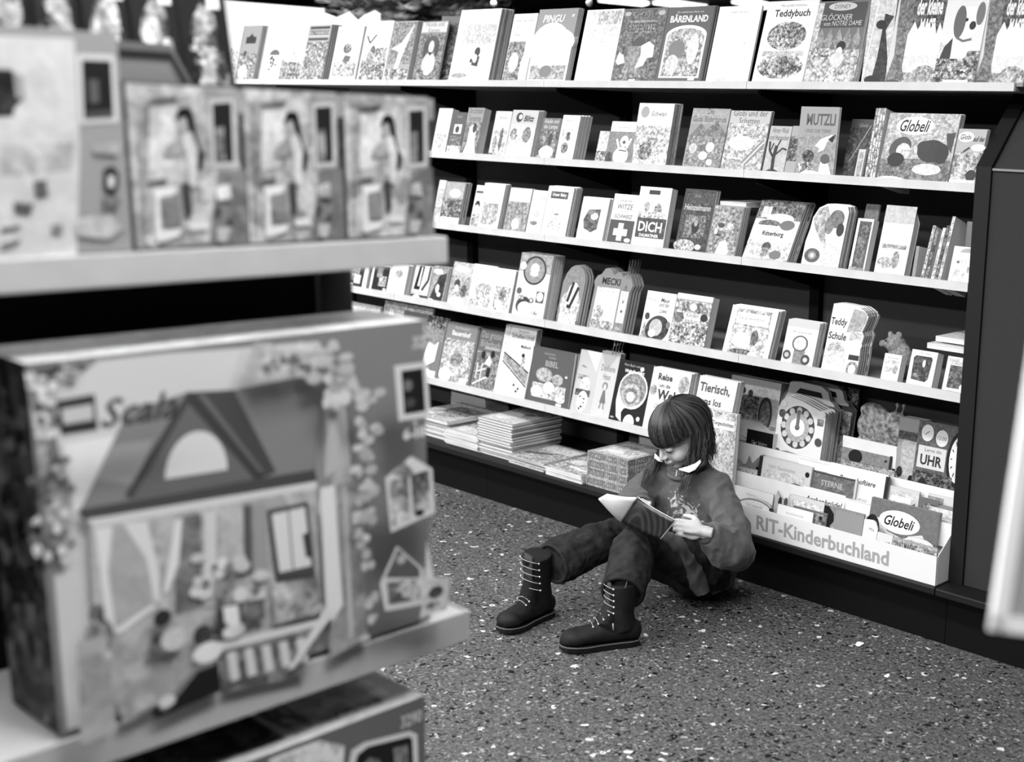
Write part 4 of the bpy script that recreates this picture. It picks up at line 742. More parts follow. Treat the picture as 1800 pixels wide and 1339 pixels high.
tb(0, 1533, 1653, 873, .42, 'wide booklet with script title in a white cloud and dark bears, front tier right', [R(0, .0, 1, 1, .42, .05), Pg([(.0, .72), (.15, .72), (.3, .55), (.5, .5), (.62, .3), (.55, .1), (.0, .1)], .84), E(.45, .72, .3, .17, .93), T('Globeli', .45, .72, .15, .1, .44, .02, .3), E(.06, .5, .12, .25, .12), E(.25, .3, .14, .22, .2, .2), E(.48, .3, .12, .2, .12), E(.12, .42, .05, .08, .5), T('Spiel', .28, .38, .07, .7, .2), Pg([(.6, .55), (.8, .62), (.95, .4), (.7, .35)], .85), Pg([(.78, .4), (.9, .46), (.98, .32)], .12), R(.55, .02, 1, .3, .55, .25)], off=.05, n=2)
tb(0, 1543, 1570, 934, .82, 'pale booklet low in front of the bear booklet, front tier right', [R(.1, .2, .9, .8, .7, .4)], off=.01)
tb(0, 1569, 1648, 943, .6, 'grey booklet with dark title block and number plate, front tier right end', [R(0, 0, 1, .95, .62, .3), T('WAS MACHT\nDER BÄR', .32, .7, .25, .25, .5, .02), E(.62, .78, .03, .04, .15), R(.72, .45, .95, .9, .45, .3), T('32', .84, .68, .15, .85, .2, .02)], off=.008, m=.1)
tb(0, 1583, 1646, 937, .85, 'pale round-topped booklet between the bear booklet and the numbered booklet, front tier right', [R(.1, .5, .9, .9, .82, .4)], off=.03, outline=ov)
# second tier
tb(0, 1286, 1360, 850, .88, 'white booklet lying low at the left of the second tier', [T('Hasenmax', .5, .85, .05, .6, .6)], off=0.052)
tb(0, 1300, 1345, 858, .85, 'pale booklet with faint drawing, second tier left', [R(.1, .1, .9, .8, .8, .4)], off=0.066)
tb(0, 1364, 1392, 862, .7, 'small cat-eared booklet in the second tier', [E(.35, .75, .12, .14, .2), E(.7, .8, .12, .1, .3), E(.5, .4, .3, .3, .8, .4)], off=0.051, outline=[(0, 0), (1, 0), (1, .8), (.9, 1), (.7, .82), (.3, .88), (.1, 1), (0, .85)])
tb(0, 1390, 1450, 868, .8, 'pale booklet with light picture in front of the Aschenbrödel booklet, second tier', [R(.05, .1, .95, .9, .78, .35)], off=0.051)
tb(0, 1412, 1487, 853, .86, 'white booklet with script title Aschenbrödel, second tier', [R(0, 0, 1, .6, .7, .4), T('Aschenbrödel', .52, .8, .1, .3, .9, .02, .25)], off=0.066)
tb(0, 1490, 1533, 878, .88, 'blank white booklet right of the script-titled booklet, second tier', [], off=0.053)
tb(0, 1340, 1405, 843, .84, 'white round-topped booklet behind the cat-eared booklet, second tier', [R(.1, .1, .9, .9, .82, .3)], off=0.080, outline=ov)
tb(1, 1595, 1678, 895, .84, 'white booklet with curved dark line behind the bear booklet, second tier right', [E(.3, .8, .3, .16, .4, .1), E(.3, .76, .26, .14, .86)], off=.015)
tb(1, 1634, 1680, 885, .5, 'dark-edged booklet at the right end of the second tier', [R(0, .6, 1, .95, .85, .2)], off=.03, n=3, t=.007)
# third tier (between step panel 2 and 1)
tb(1, 1258, 1308, 796, .7, 'grey oval booklet with dark button, middle tier beside the girl\'s hair', [E(.5, .6, .45, .35, .78, .2), E(.93, .75, .06, .08, .15), R(.1, .1, .9, .4, .62, .5)], off=.06, outline=ov)
tb(1, 1304, 1337, 796, .5, 'jagged flame-topped booklet with grey squirrel, middle tier left', [R(.05, .05, .95, .7, .45, .6), E(.6, .45, .25, .2, .88, .2), Pg([(.7, .5), (.95, .48), (.95, .1), (.8, .05)], .25)], off=.055, outline=[(0, 0), (1, 0), (.95, .5), (1, .62), (.8, .7), (.9, 1), (.6, .8), (.4, .98), (.3, .78), (.05, .7), (0, .4)])
tb(1, 1272, 1332, 812, .78, 'pale booklet with round heads in front of the oval booklet, middle tier left', [R(0, .2, 1, .9, .74, .4), E(.2, .7, .14, .2, .62, .2), E(.32, .62, .05, .06, .15)], off=.045)
tb(1, 1336, 1428, 800, .78, 'wide pale booklet with two curly heads and a dark spine, middle tier', [R(.0, .0, .07, 1, .15), T('1001 Geschichte', .45, .82, .08, .5, .6), R(.12, .55, .9, .75, .74, .2), E(.42, .35, .18, .2, .55, .35), E(.75, .38, .18, .2, .35, .45), E(.93, .82, .04, .06, .12)], off=.04, t=.01, n=2, edge=.6)
tb(1, 1352, 1415, 785, .4, 'round dark booklet with a pale ring, standing behind the wide curly-heads booklet', [E(.5, .55, .42, .4, .42, .1), E(.58, .6, .22, .28, .85), E(.58, .58, .17, .24, .42), E(.7, .3, .1, .15, .9)], off=.068, outline=ov, edge=.9)
tb(1, 1430, 1508, 826, .26, 'dark night-scene booklet with row of pale letters, middle tier', [R(.02, .02, .96, .96, .4, .15), Pg([(.02, .5), (.3, .55), (.6, .45), (.96, .4), (.96, .2), (.02, .1)], .1), T('STERNE', .45, .78, .12, .68, .75, .02), E(.75, .15, .2, .2, .6, .5), R(.95, 0, 1, 1, .75)], off=.035, t=.014, edge=.2)
tb(1, 1405, 1480, 806, .9, 'white booklet lettered Mein B in front of the farm-animal booklet, middle tier', [T('Mein B.', .62, .78, .08, .15, .35, .03, .15)], off=.052)
tb(1, 1458, 1565, 811, .86, 'white booklet with script title Bauernhoftiere and dark edge, middle tier right', [T('Bauernhoftiere', .5, .78, .09, .2, .75, .02, .2), R(.94, .0, 1, .97, .15), E(.85, .55, .1, .12, .93), R(.1, .1, .85, .5, .8, .4)], off=.042, t=.008, outline=[(0, 0), (1, 0), (1, .93), (.97, 1), (.03, 1), (0, .95)])
tb(2, 1478, 1573, 806, .5, 'grey booklet rim showing behind the script-titled farm booklet, middle tier right', [R(0, .5, 1, 1, .55, .3)], off=.012, t=.008, edge=.2)
tb(2, 1482, 1570, 780, .48, 'grey booklet with a dark round head, right of the dial board books', [R(0, 0, .97, .95, .5, .1), E(.28, .78, .14, .16, .1), Ln([(.05, .6), (.7, .5)], .05, .9), E(.88, .82, .03, .03, .2), R(.95, 0, 1, 1, .15)], off=.07, t=.01, edge=.4)
tb(1, 1516, 1563, 842, .85, 'small white booklet with pale ducks and a dark dot, middle tier right', [R(.05, .02, .95, .96, .82, .15), E(.4, .7, .3, .12, .93), E(.5, .4, .35, .2, .76, .4), E(.83, .75, .06, .05, .15)], off=.05, outline=[(0, 0), (1, 0), (1, 1), (.05, 1), (0, .96)])
tb(1, 1563, 1617, 852, .78, 'small pale booklet with white label and squirrel shape, middle tier right', [R(.05, .02, .95, .93, .76, .2), R(.12, .55, .75, .82, .93), T('Tier ABC', .45, .68, .08, .5, .5), Pg([(.8, .2), (.82, .7), (.9, .75), (.95, .6), (.98, .3)], .3)], off=.05)
tb(1, 1616, 1650, 872, .4, 'low dark animal-shaped booklet, middle tier right end', [E(.5, .6, .4, .3, .5, .5)], off=.03)
tb(1, 1632, 1679, 866, .8, 'white booklet with grey corner picture against the right side of the tray', [R(0, .6, .6, .95, .55, .3), Pg([(0, .3), (.4, .6), (1, .7), (1, .4), (.3, .25)], .93), R(.4, .4, 1, .6, .4, .3)], off=.06)
# back rows
tb(2, 1252, 1318, 752, .76, 'grey arch-topped book with fine rings, behind the girl\'s hair', [E(.55, .55, .42, .38, .74, .12), E(.55, .6, .25, .14, .82, .1)], off=.03, outline=ov, edge=.4)
tb(2, 1268, 1342, 730, .8, 'white arch-topped box with a dark slot, left part of the display tray', [E(.3, .75, .2, .2, .7, .2), R(.2, .5, .98, .62, .1)], off=.06, t=.05, outline=ov, edge=.9, name='arched_box', cat='box')
tb(2, 1314, 1360, 753, .08, 'small black box with pale script, in front of the big dial board books', [T('Der kleine', .5, .72, .08, .6, .7), T('Die kleine\nZaubergeschichte', .5, .4, .35, .7, .85, .01, .2)], off=.012, t=.055, edge=.93, name='gift_box', cat='box', lean=6)
ckd = [(0, 0), (1, 0), (1, .87), (.85, .9), (.5, .97), (.2, 1), (.12, .98), (.05, .93), (0, .85)]
tb(2, 1372, 1455, 693, .88, 'front one of the board books with a big numbered dial showing twelve, in the tray', [E(.45, .645, .4, .3, .9), E(.45, .645, .36, .262, .28)] + [E(.45 + .29 * math.sin(math.radians(30 * i)), .645 + .208 * math.cos(math.radians(30 * i)), .055, .04, .8, .1) for i in range(12)] + [E(.45, .645, .25, .18, .66, .15), E(.45, .645, .155, .11, .93), E(.45, .645, .05, .035, .35), R(.415, .635, .485, .855, .42), E(.12, .9, .05, .035, .95), E(.1, .78, .07, .05, .35, .2), E(.06, .68, .06, .045, .9), R(.85, .72, .97, .8, .45, .4), E(.92, .86, .08, .04, .9), E(.1, .28, .07, .07, .35, .2), E(.92, .52, .07, .05, .3), Ln([(.58, .17), (.9, .14)], .05, .4), E(.6, .14, .06, .05, .4), R(.05, .03, .55, .2, .88, .1), R(.8, .02, .98, .12, .4, .3)], off=.03, t=.017, n=4, lean=9, outline=ckd, edge=.6, copies='copy standing behind the front board book with the numbered dial in the tray')
suit = [(0, 0), (1, 0), (1, .75), (.9, .82), (.82, .84), (.78, .93), (.65, .985), (.3, 1), (.15, .99), (.1, .9), (.05, .84), (0, .75)]
def suitbook(off, xl, xr, yt, g, lb, lean=10):
    o = tb(3, xl, xr, yt, g, lb, [Pg([(.1, .84), (.12, .97), (.3, .995), (.65, .98), (.77, .93), (.82, .84), (.9, .8), (.9, .78), (.06, .78)], .84), Pg([(.24, .86), (.3, .92), (.66, .91), (.7, .85)], .08), Ln([(.1, .74), (.22, .84)], .03, .93), R(.03, .1, .97, .72, .6, .5), E(.8, .7, .05, .04, .85)], off=off, t=.015, outline=suit, edge=.8, lean=lean, zb=.35)
    return o
suitbook(.02, 1378, 1482, 664, .42, 'board book shaped like a suitcase with a pale rounded handle, above the dial books')
suitbook(.05, 1402, 1508, 662, .2, 'dark suitcase-shaped board book just behind the one with the pale handle')
tb(3, 1424, 1511, 668, .5, 'speckled grey book with rounded corner behind the suitcase-shaped books', [R(0, 0, 1, 1, .48, .6)], off=.09, t=.012, outline=[(0, 0), (1, 0), (1, .88), (.93, .97), (0, 1)], edge=.4, zb=.35)
tb(3, 1287, 1374, 658, .88, 'big box with white fleecy top and a train and landscape picture, beside the dial books', [R(.0, .02, 1, .93, .86, .12), R(.08, .5, .6, .8, .5, .55), R(.05, .05, 1, .5, .52, .55), E(.27, .85, .05, .04, .25), E(.42, .83, .05, .04, .25), E(.75, .62, .14, .2, .3), E(.75, .62, .1, .16, .55, .3), Ln([(.6, .1), (.95, .4)], .04, .88), R(.2, .5, .7, .54, .6, .2)], off=.02, t=.06, lean=8, edge=.93, name='picture_box', cat='box', zb=.32)
tb(3, 1583, 1622, 732, .62, 'tall grey box with a small bow picture, between the snail-shaped bag and the clock book', [R(0, .8, 1, .88, .35, .2), R(.2, .3, .9, .8, .72, .15), E(.2, .5, .14, .05, .2), E(.75, .44, .14, .05, .15), R(0, .02, 1, .35, .42, .2)], off=-.03, t=.05, edge=.78, zb=.26, lean=5, name='tall_box', cat='box')
uh = [R(0, 0, 1, 1, .36, .12), E(.22, .88, .14, .09, .9), Ln([(.17, .86), (.26, .9)], .015, .3), E(.56, .85, .14, .09, .88), T('12:00', .56, .85, .04, .4, .2), R(.06, .5, .7, .74, .82), T('Lerne die', .4, .7, .04, .25, .5), T('UHR', .38, .59, .11, .2, .5, .03), E(.98, .66, .26, .3, .12), E(.98, .66, .2, .25, .9), R(.0, .28, .9, .46, .3, .45), E(.25, .3, .1, .1, .15), Pg([(.05, .1), (.2, .3), (.45, .25), (.5, .05)], .18, .1), R(.5, .02, 1, .3, .4, .6), Pg([(0, .0), (.14, 0), (.1, .2), (0, .3)], .7, .2)] + [Ln([(.98 + .17 * math.sin(a), .66 + .21 * math.cos(a)), (.98 + .13 * math.sin(a), .66 + .16 * math.cos(a))], .02, .2) for a in (3.6, 4.2, 4.7, 5.2, 5.8)]
tb(2, 1617, 1694, 738, .36, 'dark clock book titled UHR with two small dials and a large clock face', uh, off=.01, t=.012, lean=8, edge=.4)
stack(1, -2.16, -1.89, 3.44, 3.585, .02, .75, [R(.1, .1, .9, .9, .6, .5)], 'light flat book lying on the small stack behind the clock book', None, edge=.7, z=.555)
stack(1, -2.20, -1.89, 3.46, 3.60, .18, .6, [R(.1, .1, .9, .9, .5, .3)], 'closed carton under the flat book behind the clock book', None, edge=.35, z=.394, name='carton')
stack(1, -2.20, -1.89, 3.46, 3.60, .192, .5, [], 'plain carton standing on the deck behind the tray at its right end', None, edge=.3, z=.181, name='carton')
tb(0, 1235, 1296, 716, .82, 'pale booklet with small animal title label, close behind the girl\'s head', [R(0, .55, 1, 1, .74, .5), E(.15, .88, .2, .14, .4), R(.3, .84, .95, .93, .93), T('Tiergeschichten', .62, .885, .035, .25, .6, .02), R(0, 0, 1, .6, .8, .4)], off=.055, t=.02, lean=4)

# snail-shaped fabric bag
def snail():
    mb = MB(); mb.ell((0, 0, .09), (.085, .03, .07)).ell((.07, -.005, .10), (.055, .03, .06)).ell((.0, .0, .03), (.09, .03, .04)).ell((-.02, 0, .145), (.055, .025, .03))
    for x in (.06, .085): mb.tube([(x, 0, .14), (x + .01, 0, .178)], .004, 8).ell((x + .01, 0, .182), (.008, .008, .008), nu=10, nv=6)
    o = mb.build('snail_bag', mat('snail_cloth', .62, .85, noise=.25, nscale=70)); bake(o, .004, 3)
    P = ony(1545, 740, 3.46); o.location = (P[0], 3.46, .513); sc = 1.0
    o.location.z = ony(1545, 795, 3.46)[2] - .01
    tag(o, 'patterned snail-shaped toy bag with two knobbed feelers behind the tray', 'toy')
snail()
def fox():
    mb = MB().ell((0, 0, 0), (.035, .03, .03)).ell((-.035, -.012, -.003), (.018, .014, .012)).ell((.02, 0, -.05), (.045, .03, .06)).ell((.018, -.01, .03), (.012, .006, .012)).ell((-.012, -.012, .03), (.010, .006, .010))
    o = mb.build('plush_animal', mat('plush', .5, .95, noise=.1, nscale=120, bump=.5, bscale=300)); bake(o, .003, 2)
    P = ony(1574, 604, 3.30); o.location = P; tag(o, 'small plush animal head peeking over the white baby-face book on the fourth shelf', 'toy')
    MB().ell((-.048, -.02, .0), (.005, .004, .005), nu=10, nv=6).build('nose', mat('nose_black', .05, .4), o, True)
    MB().ell((-.018, -.028, .01), (.003, .002, .003), nu=8, nv=6).build('eye', MATS['nose_black'], o, True)
fox()
def flatbook(s_z, Y0, Y1, pxl, pxr, py, t, g, lb, edge=.9):
    X0 = ony(pxl, py, Y0)[0]; X1 = ony(pxr, py, Y0)[0]; z = ony(pxl, py, Y0)[2]
    X1 = min(X1, -1.875)
    r = make_book((X0, Y0, z), X1 - X0, Y1 - Y0, t, 0, g, [R(.1, .1, .9, .9, g, .2)], lb, edge=edge, rot=(-math.pi / 2, 0, 0)); return r
flatbook(0, 3.235, 3.42, 1630, 1696, 602, .016, .85, 'white book lying flat on the cave-picture books at the right end of the fourth shelf')
flatbook(0, 3.25, 3.43, 1645, 1698, 590, .015, .85, 'upper white book of the two lying flat at the right end of the fourth shelf')
flatbook(0, 3.262, 3.42, 1266, 1312, 353, .016, .93, 'white book lying flat on top of the dragon books on the third shelf')
# ------------------------------------------------------------------ foreground toy rack, close to the camera on the left
XF = -1.65
TRAIL = mat('toy_shelf_rail', .72, .5, .35, noise=.015, nscale=20)
toy = empty('toy_rack', (-1.9, .5, 0)); tag(toy, 'out-of-focus toy rack close to the camera with pale deep-edged shelves', 'shelf')
def yp(name, mb, m, **k): return local(mb.build(name, m, toy, **k), (-1.9, .5, 0))
def toyshelf(z0, z1, ye):
    yp('shelf', MB().box(XF - .006, -1.2, z0, XF, ye, z1).box(XF - .30, -1.2, z1 - .02, XF - .006, ye, z1 - .004).box(XF - .30, ye - .004, z0 + .01, XF - .006, ye, z1), TRAIL, bevel=.002)
toyshelf(1.279, 1.321, 1.240)
toyshelf(.645, .697, 1.270)
toyshelf(.045, .095, 1.30)
yp('back_board', MB().box(-1.985, -1.2, .0, -1.965, 1.21, 1.28), BLACK)
yp('post', MB().box(-1.99, 1.20, 0, -1.95, 1.262, 1.30), mat('post_grey', .24, .6))
yp('base', MB().box(-1.96, -1.2, 0, XF - .03, 1.26, .045), BLACK)

def carton(label, y0, y1, z0, z1, depth, base, items, name='toy_box', cat='box', group=None, xf=XF - .012, side=.35, top=.8, lean=0, sidem=.3):
    """box whose printed face looks out of the rack; items get (u, v) from photo points through uv()"""
    w, h = y1 - y0, z1 - z0
    r = empty(name, (xf, y0, z0), (-math.radians(lean), 0, math.pi / 2)); tag(r, label, cat, group)
    c = Ink(); c.box(0, 0, 0, w, depth, h, side, sidem, (base, 0))
    c.f[-6:] = c.f[-6:]; c.c[1 - 6] = (top, .15)
    c.design(items, w, h, step=.0002); c.build('carton', r, PRINT_BIG)
    return r
def pxmap(y0, y1, z0, z1, xf):
    def q(x, y):
        P = onx(x, y, xf); return ((P[1] - y0) / (y1 - y0), (P[2] - z0) / (z1 - z0))
    return q
XB = XF - .012
def scala(y0, y1, z0, z1, num):
    q = pxmap(y0, y1, z0, z1, XB)
    def pg(pts, g, m=0): return Pg([q(*p) for p in pts], g, m)
    def el(x, y, rx, ry, g, m=0, a0=0, a1=360):
        u, v = q(x, y); s = abs(q(x + 10, y)[0] - u) / 10; t = abs(q(x, y + 10)[1] - v) / 10
        return E(u, v, rx * s, ry * t, g, m, 0, a0, a1)
    def bl(x0, y0_, x1, y1_, n, g0, g1, r, sd):
        rn = random.Random(sd); return [el(rn.uniform(x0, x1), rn.uniform(y0_, y1_), r * rn.uniform(.5, 1), r * rn.uniform(.5, 1), rn.uniform(g0, g1)) for _ in range(n)]
    def tx(s, x, y, hpx, g, wpx, b=0.0, sh=0.0):
        u, v = q(x, y); t = abs(q(x, y + 10)[1] - v) / 10; s_ = abs(q(x + 10, y)[0] - u) / 10
        return T(s, u, v, hpx * t, g, wpx * s_, b, sh)
    L_ = [R(.004, .004, .996, .996, .50)]
    L_ += [pg([(62, 668), (105, 640), (300, 620), (420, 612), (560, 600), (605, 700), (625, 900), (632, 1120), (118, 1283), (85, 900)], .82)]
    L_ += [pg([(110, 780), (230, 760), (150, 900), (130, 900)], .92), pg([(420, 618), (560, 604), (590, 680), (400, 690)], .78)]
    L_ += [pg([(42, 650), (100, 642), (96, 760), (128, 900), (112, 1010), (95, 1010), (60, 760)], .62, .45), pg([(42, 650), (170, 633), (130, 665), (80, 690)], .5, .5)]
    L_ += bl(55, 660, 125, 1000, 26, .4, .55, 11, 1) + bl(50, 650, 110, 1000, 18, .75, .9, 10, 2)
    L_ += [pg([(131, 901), (217, 722), (262, 706), (323, 687), (404, 683), (500, 664), (575, 655), (562, 700), (546, 842)], .52)]
    L_ += [pg([(160, 840), (190, 780), (262, 770), (230, 850)], .62)]
    L_ += [pg([(404, 683), (323, 687), (345, 700), (457, 836), (478, 826)], .30), pg([(323, 700), (226, 872), (440, 838)], .42)]
    L_ += [pg([(323, 685), (314, 700), (212, 868), (226, 872), (325, 706)], .30), pg([(323, 685), (325, 706), (440, 838), (458, 834), (340, 693)], .27), pg([(338, 690), (448, 826), (458, 828), (352, 690)], .42)]
    u, v = q(337, 838); s = abs(q(347, 838)[0] - u) / 10; t = abs(q(337, 848)[1] - v) / 10
    arc = [(337.5 - 55 * math.cos(math.pi * i / 14), 831 + 8.5 * math.cos(math.pi * i / 14) - 76 * math.sin(math.pi * i / 14)) for i in range(15)]
    L_ += [pg(arc, .86)]
    L_ += [pg([(128, 893), (546, 822), (550, 842), (142, 912)], .30)]
    L_ += [pg([(150, 915), (545, 850), (562, 1085), (480, 1185), (200, 1250), (160, 1100)], .70, .12)]
    L_ += [pg([(142, 910), (548, 843), (550, 855), (160, 922)], .86)]
    L_ += [pg([(160, 925), (190, 922), (182, 1000), (198, 1108), (180, 1110)], .9), pg([(196, 925), (240, 918), (262, 1000), (268, 1060), (196, 1106), (184, 990)], .68, .06), pg([(208, 915), (250, 912), (272, 1000), (274, 1055), (262, 1050), (250, 980)], .88), pg([(196, 1100), (262, 1056), (266, 1062), (200, 1112)], .92)]
    L_ += [pg([(300, 905), (345, 898), (345, 1060), (300, 1075)], .48, .15), pg([(300, 910), (312, 906), (306, 985), (288, 1035), (278, 1040)], .9), pg([(350, 897), (372, 893), (372, 1060), (350, 1062)], .84), pg([(374, 893), (418, 886), (420, 1000), (376, 1010)], .74, .1), pg([(418, 885), (432, 883), (434, 1000), (420, 1004)], .36), pg([(434, 883), (458, 880), (460, 1000), (436, 1005)], .62)]
    L_ += [pg([(460, 893), (532, 878), (545, 1008), (476, 1020)], .30), pg([(468, 900), (526, 887), (538, 990), (482, 1002)], .88), pg([(495, 894), (499, 893), (508, 998), (504, 999)], .6), pg([(522, 935), (536, 930), (540, 975), (528, 975)], .28)]
    L_ += bl(330, 975, 450, 1045, 20, .75, .93, 14, 3) + bl(340, 985, 445, 1040, 9, .45, .6, 9, 4)
    L_ += [pg([(465, 1020), (545, 1008), (560, 1070), (470, 1090)], .58, .4), pg([(365, 1060), (412, 1050), (416, 1100), (368, 1104)], .3, .2), pg([(378, 1060), (404, 1056), (408, 1088), (382, 1092)], .93), pg([(415, 1050), (450, 1045), (452, 1080), (418, 1084)], .36, .3)]
    L_ += [pg([(340, 1128), (545, 1082), (548, 1092), (360, 1140)], .86), pg([(378, 1140), (530, 1105), (520, 1180), (380, 1210)], .45, .2)] + [pg([(385 + 30 * i, 1140 - 6 * i), (400 + 30 * i, 1136 - 6 * i), (408 + 30 * i, 1185 - 8 * i), (392 + 30 * i, 1190 - 8 * i)], .84) for i in range(5)]
    L_ += [el(271, 1078, 16, 15, .2), el(262, 1125, 16, 18, .5, .5), el(290, 1115, 22, 20, .82, .1), el(342, 1108, 18, 18, .2, .2), el(350, 1138, 26, 18, .92, .05), el(155, 1070, 14, 18, .42, .2), el(160, 1110, 26, 32, .5, .4), el(165, 1145, 16, 10, .9), el(372, 1098, 14, 12, .25), el(395, 1100, 20, 12, .85, .2)]
    L_ += [pg([(190, 1205), (370, 1150), (372, 1175), (240, 1240), (200, 1260)], .7, .15), pg([(250, 1248), (330, 1163), (368, 1152), (372, 1205), (262, 1252)], .13), pg([(262, 1236), (330, 1160), (362, 1152), (364, 1158), (332, 1170), (275, 1240)], .5), el(278, 1222, 15, 11, .86), pg([(160, 1170), (172, 1168), (180, 1262), (168, 1266)], .5)]
    L_ += [pg([(545, 852), (570, 846), (586, 1055), (566, 1085), (556, 1060)], .9), pg([(555, 1060), (572, 1066), (500, 1165), (488, 1170)], .88), pg([(572, 846), (618, 830), (628, 1112), (560, 1150), (566, 1085), (588, 1055)], .6, .1), pg([(585, 850), (592, 848), (604, 1110), (596, 1114)], .74), pg([(560, 700), (570, 690), (582, 810), (552, 835)], .72)]
    L_ += bl(415, 605, 580, 660, 46, .62, .85, 14, 5) + bl(540, 620, 600, 700, 22, .7, .86, 14, 6) + bl(600, 680, 640, 720, 8, .7, .84, 12, 7) + bl(592, 730, 635, 820, 16, .66, .82, 12, 8) + bl(596, 830, 625, 1000, 20, .68, .82, 11, 9) + bl(430, 610, 570, 650, 12, .42, .5, 9, 12) + bl(600, 1000, 625, 1110, 8, .7, .8, 10, 10)
    L_ += [pg([(656, 634), (713, 627), (719, 722), (664, 730)], .84), pg([(668, 643), (706, 638), (711, 712), (674, 718)], .14), el(680, 668, 8, 10, .45), el(684, 698, 9, 8, .3)]
    L_ += [tx(num, 708, 592, 20, .78, 42, .03, .1), tx('6-10', 691, 750, 17, .86, 40, .06), tx('+', 692, 733, 10, .86, 9, .05)]
    L_ += [pg([(640, 828), (685, 790), (722, 812), (727, 888), (650, 922)], .86), pg([(646, 832), (680, 826), (684, 900), (652, 912)], .62, .4), pg([(684, 822), (716, 814), (720, 880), (690, 892)], .5, .5), el(700, 888, 8, 6, .15), pg([(652, 820), (672, 800), (690, 815), (680, 828)], .6, .3)]
    L_ += [pg([(630, 1010), (660, 945), (706, 985), (712, 1045), (640, 1058)], .84), pg([(640, 1000), (662, 950), (700, 985), (700, 1000)], .36), el(668, 968, 8, 8, .7), pg([(642, 1008), (700, 1000), (702, 1036), (646, 1046)], .55, .5), pg([(712, 935), (724, 1000), (752, 1000), (748, 1055), (700, 1070), (706, 1040)], .8, .1), el(728, 1025, 13, 10, .4, .3), el(722, 1048, 14, 6, .5, .3)]
    L_ += [pg([(62, 692), (130, 680), (136, 742), (72, 752)], .22), pg([(72, 706), (126, 697), (128, 724), (76, 732)], .78), tx('Scala', 208, 706, 48, .25, 146, .02, .35)]
    L_ += [pg([(100, 1110), (150, 1090), (170, 1260), (108, 1284)], .66, .12)]
    return L_
SY0, SY1, SZ0, SZ1 = .621, 1.199, .700, 1.192
carton('big out-of-focus doll house toy box on the lower shelf of the toy rack', SY0, SY1, SZ0, SZ1, .15, .5, scala(SY0, SY1, SZ0, SZ1, '3270'), side=.2, top=.88, name='toy_box')
# the box below it on the bottom shelf: same kind, other number and window
by0, by1, bz0, bz1 = .60, 1.182, .098, .568
qb = pxmap(by0, by1, bz0, bz1, XB)
def pb(pts, g, m=0): return Pg([qb(*p) for p in pts], g, m)
rb_items = [R(.004, .004, .996, .996, .42), pb([(100, 1600), (540, 1345), (600, 1360), (640, 1420), (560, 1700), (100, 1900)], .8, .2), pb([(470, 1335), (560, 1300), (605, 1310), (600, 1400), (520, 1420)], .8, .35)]
wpath = [(612, 1345), (618, 1318), (640, 1304), (720, 1284), (733, 1290), (738, 1420), (620, 1450)]
rb_items += [pb(wpath, .88), pb([(622, 1348), (628, 1326), (646, 1312), (718, 1294), (724, 1298), (729, 1412), (630, 1438)], .14), pb([(632, 1350), (650, 1330), (668, 1335), (672, 1400), (640, 1410)], .5, .3), pb([(690, 1315), (716, 1308), (720, 1380), (698, 1385)], .4, .3)]
u, v = qb(722, 1263); rb_items += [T('3290', u, v, .045, .85, .07, .02, .1)]
o = carton('dark toy box with a dark rounded window, on the bottom shelf of the toy rack', by0, by1, bz0, bz1, .26, .42, rb_items, side=.3, top=.8, sidem=.2)
tp = Ink(); w = by1 - by0
tp.design([R(.0, .02, 1, .98, .72, .1), R(.62, .1, .9, .8, .55, .4), R(.7, .2, .95, .6, .82, .2), R(.05, .1, .6, .9, .3, .25)], w, .25, M=lambda x, d, z: (x, z, bz1 - bz0 + d)); tp.build('top_print', o, PRINT_BIG)

# upper shelf: one big box and three small doll boxes in front
uy0, uy1, uz0, uz1 = .19, .760, 1.322, 1.588
qu = pxmap(uy0, uy1, uz0, uz1, XB)
def pu(pts, g, m=0): return Pg([qu(*p) for p in pts], g, m)
carton('large pale toy box at the upper left with a dark framed doll picture', uy0, uy1, uz0, uz1, .12, .58, [pu([(-60, 60), (130, 68), (140, 250), (135, 450), (-60, 470)], .78, .06),
    pu([(0, 255), (130, 250), (125, 300), (0, 310)], .68, .15), pu([(-60, 120), (20, 122), (45, 170), (25, 190), (22, 205), (-60, 205)], .16, .15), pu([(22, 125), (40, 135), (44, 180), (28, 170)], .6, .1),
    pu([(134, 95), (200, 97), (208, 215), (140, 218)], .8), pu([(143, 105), (194, 107), (199, 206), (147, 209)], .13), pu([(155, 140), (172, 140), (174, 180), (158, 182)], .35), pu([(150, 195), (198, 192), (199, 206), (148, 209)], .28),
    pu([(58, 318), (80, 316), (84, 345), (62, 348)], .36), pu([(22, 355), (58, 358), (52, 378), (25, 374)], .34), pu([(0, 400), (34, 395), (34, 402), (0, 410)], .42), pu([(0, 428), (34, 420), (34, 428), (0, 440)], .45), pu([(88, 395), (108, 393), (108, 410), (90, 412)], .5),
    pu([(180, 298), (196, 290), (208, 305), (206, 330), (196, 345), (180, 330)], .2), pu([(188, 308), (200, 310), (198, 330), (188, 328)], .8), pu([(178, 345), (210, 348), (200, 370), (180, 376)], .4, .2), pu([(130, 385), (190, 375), (215, 400), (190, 420), (135, 415)], .72, .15), pu([(160, 255), (210, 250), (205, 272), (165, 270)], .68, .1)], top=.6)
